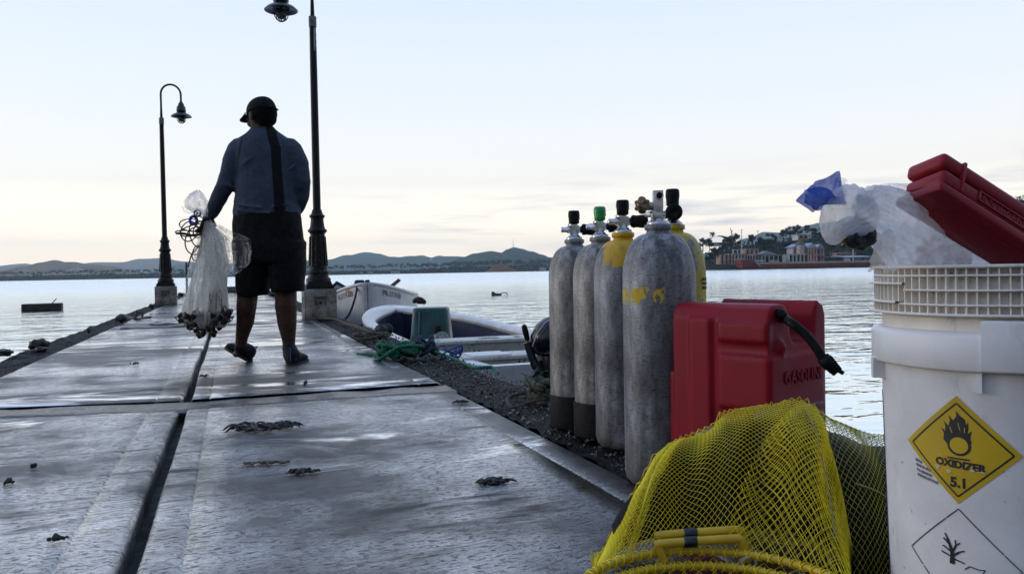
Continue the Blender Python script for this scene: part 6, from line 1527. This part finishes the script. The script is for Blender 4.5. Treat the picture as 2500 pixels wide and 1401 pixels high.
# ---------------- ropes and rubbish along the edge
def rope(name, label, pts, r, m, group=None, fray=0, coils=0, seed=1, thing_cat='rope'):
    Rr = random.Random(seed); t = thing(name, label, thing_cat, pts[0] if pts else (0, 0, 0), group); mb = MB()
    path = smooth_path(pts, 8); tot = 0
    for ph in range(3):       # three laid strands
        rings = []; ln = 0
        for i, p in enumerate(path):
            if i: ln += (p-path[i-1]).length
            tt = (path[min(i+1, len(path)-1)]-path[max(i-1, 0)]); tt = tt.normalized() if tt.length > 1e-6 else R0
            x = tt.orthogonal().normalized(); x = (Z-tt*Z.dot(tt)); x = x.normalized() if x.length > .05 else tt.orthogonal().normalized(); y = tt.cross(x); a = ph*2.094+ln/r*.9
            rings.append(p+x*cos(a)*r*.5+y*sin(a)*r*.5)
        mb.tube(rings, r*.62, 6)
    mb.build('strands', m, t)
    if fray:
        f = MB()
        for k in range(fray):
            p = path[Rr.randrange(len(path))]; q = [p]
            for j in range(3): q.append(q[-1]+V((Rr.uniform(-1, 1), Rr.uniform(-1, 1), Rr.uniform(-.4, .8)))*r*2.2)
            f.tube(smooth_path(q, 3), r*.12, 4)
        f.build('frayed_fibre', m, t)
    return t
def heap(cpx, cpy, rx, ry, n, seed, zmax=.08, z0=.01):
    Rr = random.Random(seed); c = G(cpx, cpy); pts = []
    for k in range(n):
        a = k*1.35+Rr.uniform(-.4, .4); q = Rr.uniform(.35, 1)
        pts.append(c+R0*rx*q*cos(a)+F0*ry*q*sin(a)+Z*(z0+Rr.random()*zmax))
    return pts
GREENR = mat('green_rope', (.006, .09, .05), (.012, .17, .09), rough=.7, scale=60, bump=(200, .3, .002)); BROWNR = mat('brown_rope', (.035, .028, .02), (.09, .072, .05), rough=.85, scale=60, bump=(200, .4, .002)); BLUER = mat('blue_rope', (.008, .03, .12), (.02, .10, .40), rough=.6, scale=40); GREYR = mat('mossy_rope', (.03, .034, .022), (.08, .085, .055), rough=.9, scale=60, bump=(150, .4, .003))
rope('rope_heap', 'green rope heap on the pier edge with one strand trailing onto the concrete', [G(872, 866), G(900, 868)+Z*.01, G(935, 872)+Z*.015]+heap(975, 876, .16, .13, 34, 4, .10), .013, GREENR, 'ropes heaped on the right pier edge', 60, seed=2)
rope('rope_heap', 'blue and dark rope knot beside the green rope heap', heap(1040, 872, .10, .10, 22, 9, .13), .012, mat('navy_rope', (.008, .014, .04), (.03, .06, .12), rough=.7, scale=50), 'ropes heaped on the right pier edge', 40, seed=3)
rope('rope_heap', 'bright blue frayed net end next to the white bench', heap(1105, 880, .08, .06, 16, 12, .09), .006, BLUER, 'ropes heaped on the right pier edge', 40, seed=4)
rope('mooring_rope', 'green mooring rope running from the heap along the pier edge', [G(1030, 866)+Z*.06, G(1075, 878)+Z*.04, G(1120, 893)+Z*.03, G(1160, 906)+Z*.02, G(1200, 905)+Z*.02, G(1215, 912)], .010, GREENR)
rope('rope_heap', 'brown rope heap on the edge beside the boat bow', heap(905, 830, .15, .18, 28, 21, .05), .013, BROWNR, 'ropes heaped on the right pier edge', 50, seed=5)
rope('mooring_rope', 'brown rope lying from the lamp post foot to the brown heap', [G(790, 782)+Z*.02, G(815, 785)+Z*.03, G(838, 792)+Z*.02, G(870, 805)+Z*.03, G(905, 818)+Z*.02], .016, BROWNR)
rope('rope_coil', 'mossy rope coil between the outboard motor and the scuba tanks', heap(1322, 975, .07, .10, 30, 31, .07), .017, GREYR, 'ropes heaped on the right pier edge', 40, seed=6)
rope('mooring_rope', 'thin dark rope loop on the edge left of the booted tanks', [G(1330, 985)+Z*.02, G(1290, 992)+Z*.015, G(1250, 1000)+Z*.01, G(1240, 985)+Z*.02, G(1262, 974)+Z*.02, G(1300, 972)+Z*.02], .006, BROWNR)
pulley_ = thing('rope_roller', 'dark roller fitting on the pier edge beside the boat bow', 'roller', G(938, 818)); MB().lathe([(0, -.07), (.06, -.07), (.06, -.05), (.035, -.045), (.035, .045), (.06, .05), (.06, .07), (0, .07)], 18, frame(R0*.4+F0), P(937, 806, 7.6)).build('roller', POSTM, pulley_); MB().box(P(941, 820, 7.6), (.05, .10, .12)).build('bracket', POSTM, pulley_)
bt = MB().tube(smooth_path([P(1012, 735, 10.9), P(1020, 730, 10.85), P(1030, 733, 10.85), P(1036, 738, 10.9)], 4), .035, 8); 
for k in range(5): bt.tube([P(1010+k*6, 738-(k % 2)*5, 10.85), P(1014+k*5, 730+(k % 3)*3, 10.8), P(1022+k*3, 740, 10.85)], .02, 6)
tag(bt.build('rope_bundle', BROWNR), 'brown rope bundle tied on the open boat bow rim', 'rope')
# stubs, stones and scraps on the left edge
STONE = mat('dark_wet_stone', (.015, .014, .013), (.05, .046, .042), rough=.5, scale=14, bump=(20, .6, .02))
def lump(px, py, wpx, hpx, label, seed, name='edge_stone', cat='stone', m=STONE, grp='dark stones and stubs on the left pier edge', fl=1.0):
    p = G(px, py); d = (p-CAM).dot(CF); rx = wpx/2/FPX*d; rz = hpx/2/FPX*d; mb = MB()
    def fn(u, v):
        a = 2*pi*u; q = sin(pi*v); dv = V((cos(a)*q, sin(a)*q, -cos(pi*v))); k = 1+.5*nf(dv, 1.7, seed)+.2*nf(dv, 4, seed)
        return p+Z*rz*.85+R0*dv.x*rx*k+F0*dv.y*rx*.8*k*fl+Z*dv.z*rz*k
    return tag(mb.grid(fn, 22, 14).build(name, m), label, cat, grp)
lump(95, 853, 42, 30, 'large dark stone on the left pier edge, above the corner', 3); lump(102, 858, 30, 12, 'flat dark stone right under the large edge stone', 14); lump(5, 868, 46, 18, 'low dark stone at the left frame edge', 4)
lump(216, 812, 9, 13, 'small dark stub on the left edge, middle of the run', 5); lump(297, 784, 26, 18, 'dark round stone on the left edge near the ring', 6); lump(370, 752, 12, 11, 'small dark stub at the foot of the far lamp post', 7); lump(334, 766, 7, 9, 'tiny dark stub behind the iron ring', 8)
lump(442, 722, 16, 8, 'low dark stone by the thin post on the left edge', 9)
rg = thing('mooring_ring', 'dark iron ring and rope end lying on the left pier edge', 'mooring ring', G(338, 778)); p = G(340, 780); MB().tube([p+R0*.045*cos(t)+Z*(.05+.045*sin(t))+F0*.01*sin(t) for t in [2*pi*k/16 for k in range(16)]], .012, 8, loop=True).build('ring', POSTM, rg)
MB().tube(smooth_path([G(303, 778)+Z*.05, G(318, 780)+Z*.03, G(330, 783)+Z*.02, G(350, 780)+Z*.02, G(368, 778)+Z*.02], 5), .016, 6).build('rope_end', CORD, rg)
# scraps and weed clumps on the concrete
SCRAP = mat('dark_wet_weed', (.006, .005, .005), (.022, .018, .015), rough=.5, scale=60, bump=(80, .6, .006))
def scrap(px, py, wpx, dpx, n, label, seed, m=SCRAP, hgt=.010, rot=0.0):
    Rr = random.Random(seed); c = G(px, py); d = (c-CAM).dot(CF); rx = wpx/2/FPX*d; ry = dpx*d*d/(FPX*.55)/2; mb = MB()
    for k in range(n):
        t = Rr.gauss(0, .42); t = max(-1, min(1, t)); q = Rr.gauss(0, .35)*(1-abs(t)*.6)
        p = c+R0*rx*t+F0*(ry*q+rx*t*rot)+Z*.004; a = Rr.uniform(0, pi)*.35; L_ = Rr.uniform(.12, .4)*rx
        e = R0*cos(a)+F0*sin(a)*(1 if Rr.random() < .5 else -1)
        mb.tube(smooth_path([p-e*L_, p+F0*Rr.uniform(-.2, .2)*L_+Z*hgt*Rr.random(), p+e*L_+Z*hgt*Rr.random()*.5], 3), [.0015]+[Rr.uniform(.002, .0045)]*5+[.001], 5)
    return tag(mb.build('weed_scrap', m), label, 'seaweed', 'dark weed scraps lying on the pier')
scrap(648, 1048, 150, 20, 130, 'largest dark weed scrap on the near slab, below the cross joint', 1, hgt=.022, rot=.16); scrap(738, 1156, 78, 10, 40, 'thin dark weed scrap on the near slab right of the largest one', 2, rot=.1); scrap(1207, 1180, 90, 12, 60, 'dark weed scrap on the near slab before the front scuba tank', 3, rot=.12)
scrap(400, 793, 70, 6, 30, 'brown weed scrap left of the hanging lead weights', 4); scrap(445, 798, 36, 6, 20, 'small dark scrap touching the hanging lead weights', 7); scrap(640, 1133, 110, 5, 26, 'thin pale stick on the near slab below the largest scrap', 5, WOODR, .004, .05); scrap(745, 940, 14, 5, 12, 'small dark leaf before the cross joint, right of the man', 6, hgt=.02)
for k, (px, py, w_) in enumerate(((140, 1322, 50), (25, 1182, 30), (82, 1145, 12), (330, 890, 22), (305, 803, 18), (380, 788, 26), (392, 766, 40), (500, 920, 24), (1125, 985, 40), (290, 795, 30))):
    scrap(px, py, w_, 4+w_*.05, 14, ('dark twig low on the left near slab', 'short twig at the left frame edge of the near slab', 'dark speck of weed on the left near slab', 'small twig on the left far slab', 'brown weed tuft near the iron ring', 'scrap of weed on the far slab below the far lamp post', 'dark puddled weed at the foot of the far lamp post', 'leaf scrap beside the centre joint behind the cross strip', 'flat stain of weed on the cross joint at its right end', 'dry weed tuft at the left edge of the far slab')[k], 40+k, hgt=.012)
# rubble at the far end of the pier
er = MB(); Rr = random.Random(5)
tag(er.box(G(565, 714)+Z*.10, (.9, .4, .2), frame(Z, R0)).build('timber_baulk', WOODR, bevel=.03), 'brown timber baulk across the far end of the pier', 'timber')
lump(610, 716, 60, 14, 'brown rubble at the far pier end right of the timber', 61, 'rubble', 'rubble', WOODR, None); lump(672, 722, 46, 14, 'dark rubble behind the walking man at the far pier end', 62, 'rubble', 'rubble', STONE, None)
# floating things
fb = thing('floating_block', 'dark wooden block floating on the water at left', 'float', G(104, 752, WL)); p0 = G(104, 757, WL); d = (p0-CAM).dot(CF); a = V((.80, .55, 0)); ww = 86/FPX*d
wb_ = MB(); fm = frame(Z, (R0*.93+F0*.36)); wb_.box(p0+Z*.10, (ww*.98, ww*.42, .34), fm); wb_.build('block', mat('dark_soaked_wood', (.012, .010, .008), (.05, .04, .028), rough=.8, scale=2, stretch=(1, 1, 4), bump=(6, .4, .03)), fb, bevel=.03)
MB().tube([p0+R0*ww*.28+Z*.28, p0+R0*ww*.40+Z*.46], .02, 5).build('stick', POSTM, fb)
fd = thing('floating_debris', 'dark debris with a curved arm floating on the water behind the boats', 'float', G(1215, 720, WL)); p0 = G(1215, 721, WL); d = (p0-CAM).dot(CF); k = d/FPX
q = MB(); q.ball(p0-R0*10*k+Z*3*k, (5*k, 5*k, 6*k)); q.ball(p0+Z*2*k, (11*k, 7*k, 3.2*k)); q.box(p0-R0*12*k+Z*5*k, (5*k, 5*k, 9*k), frame(Z+R0*.3)); q.build('log', STONE, fd)
MB().tube(smooth_path([p0+R0*6*k+Z*3*k, p0+R0*11*k+Z*5.5*k, p0+R0*17*k+Z*6.8*k, p0+R0*22*k+Z*5*k, p0+R0*23.5*k+Z*.5*k], 5), 1.1*k, 6).build('arm', STONE, fd)
# ------------------------------------------------------------------ haze
HZ = NT('morning_haze'); HZ.n.remove(HZ.p)
pv = HZ.n.new('ShaderNodeVolumePrincipled'); pv.inputs['Color'].default_value = (.60, .82, 1, 1); pv.inputs['Density'].default_value = 0.00016; pv.inputs['Anisotropy'].default_value = 0.7
HZ.l.new(pv.outputs[0], HZ.o.inputs['Volume'])
hb = MB().box((0, 0, 125), (13000, 13000, 255)).build('haze', HZ.m); tag(hb, kind='stuff')
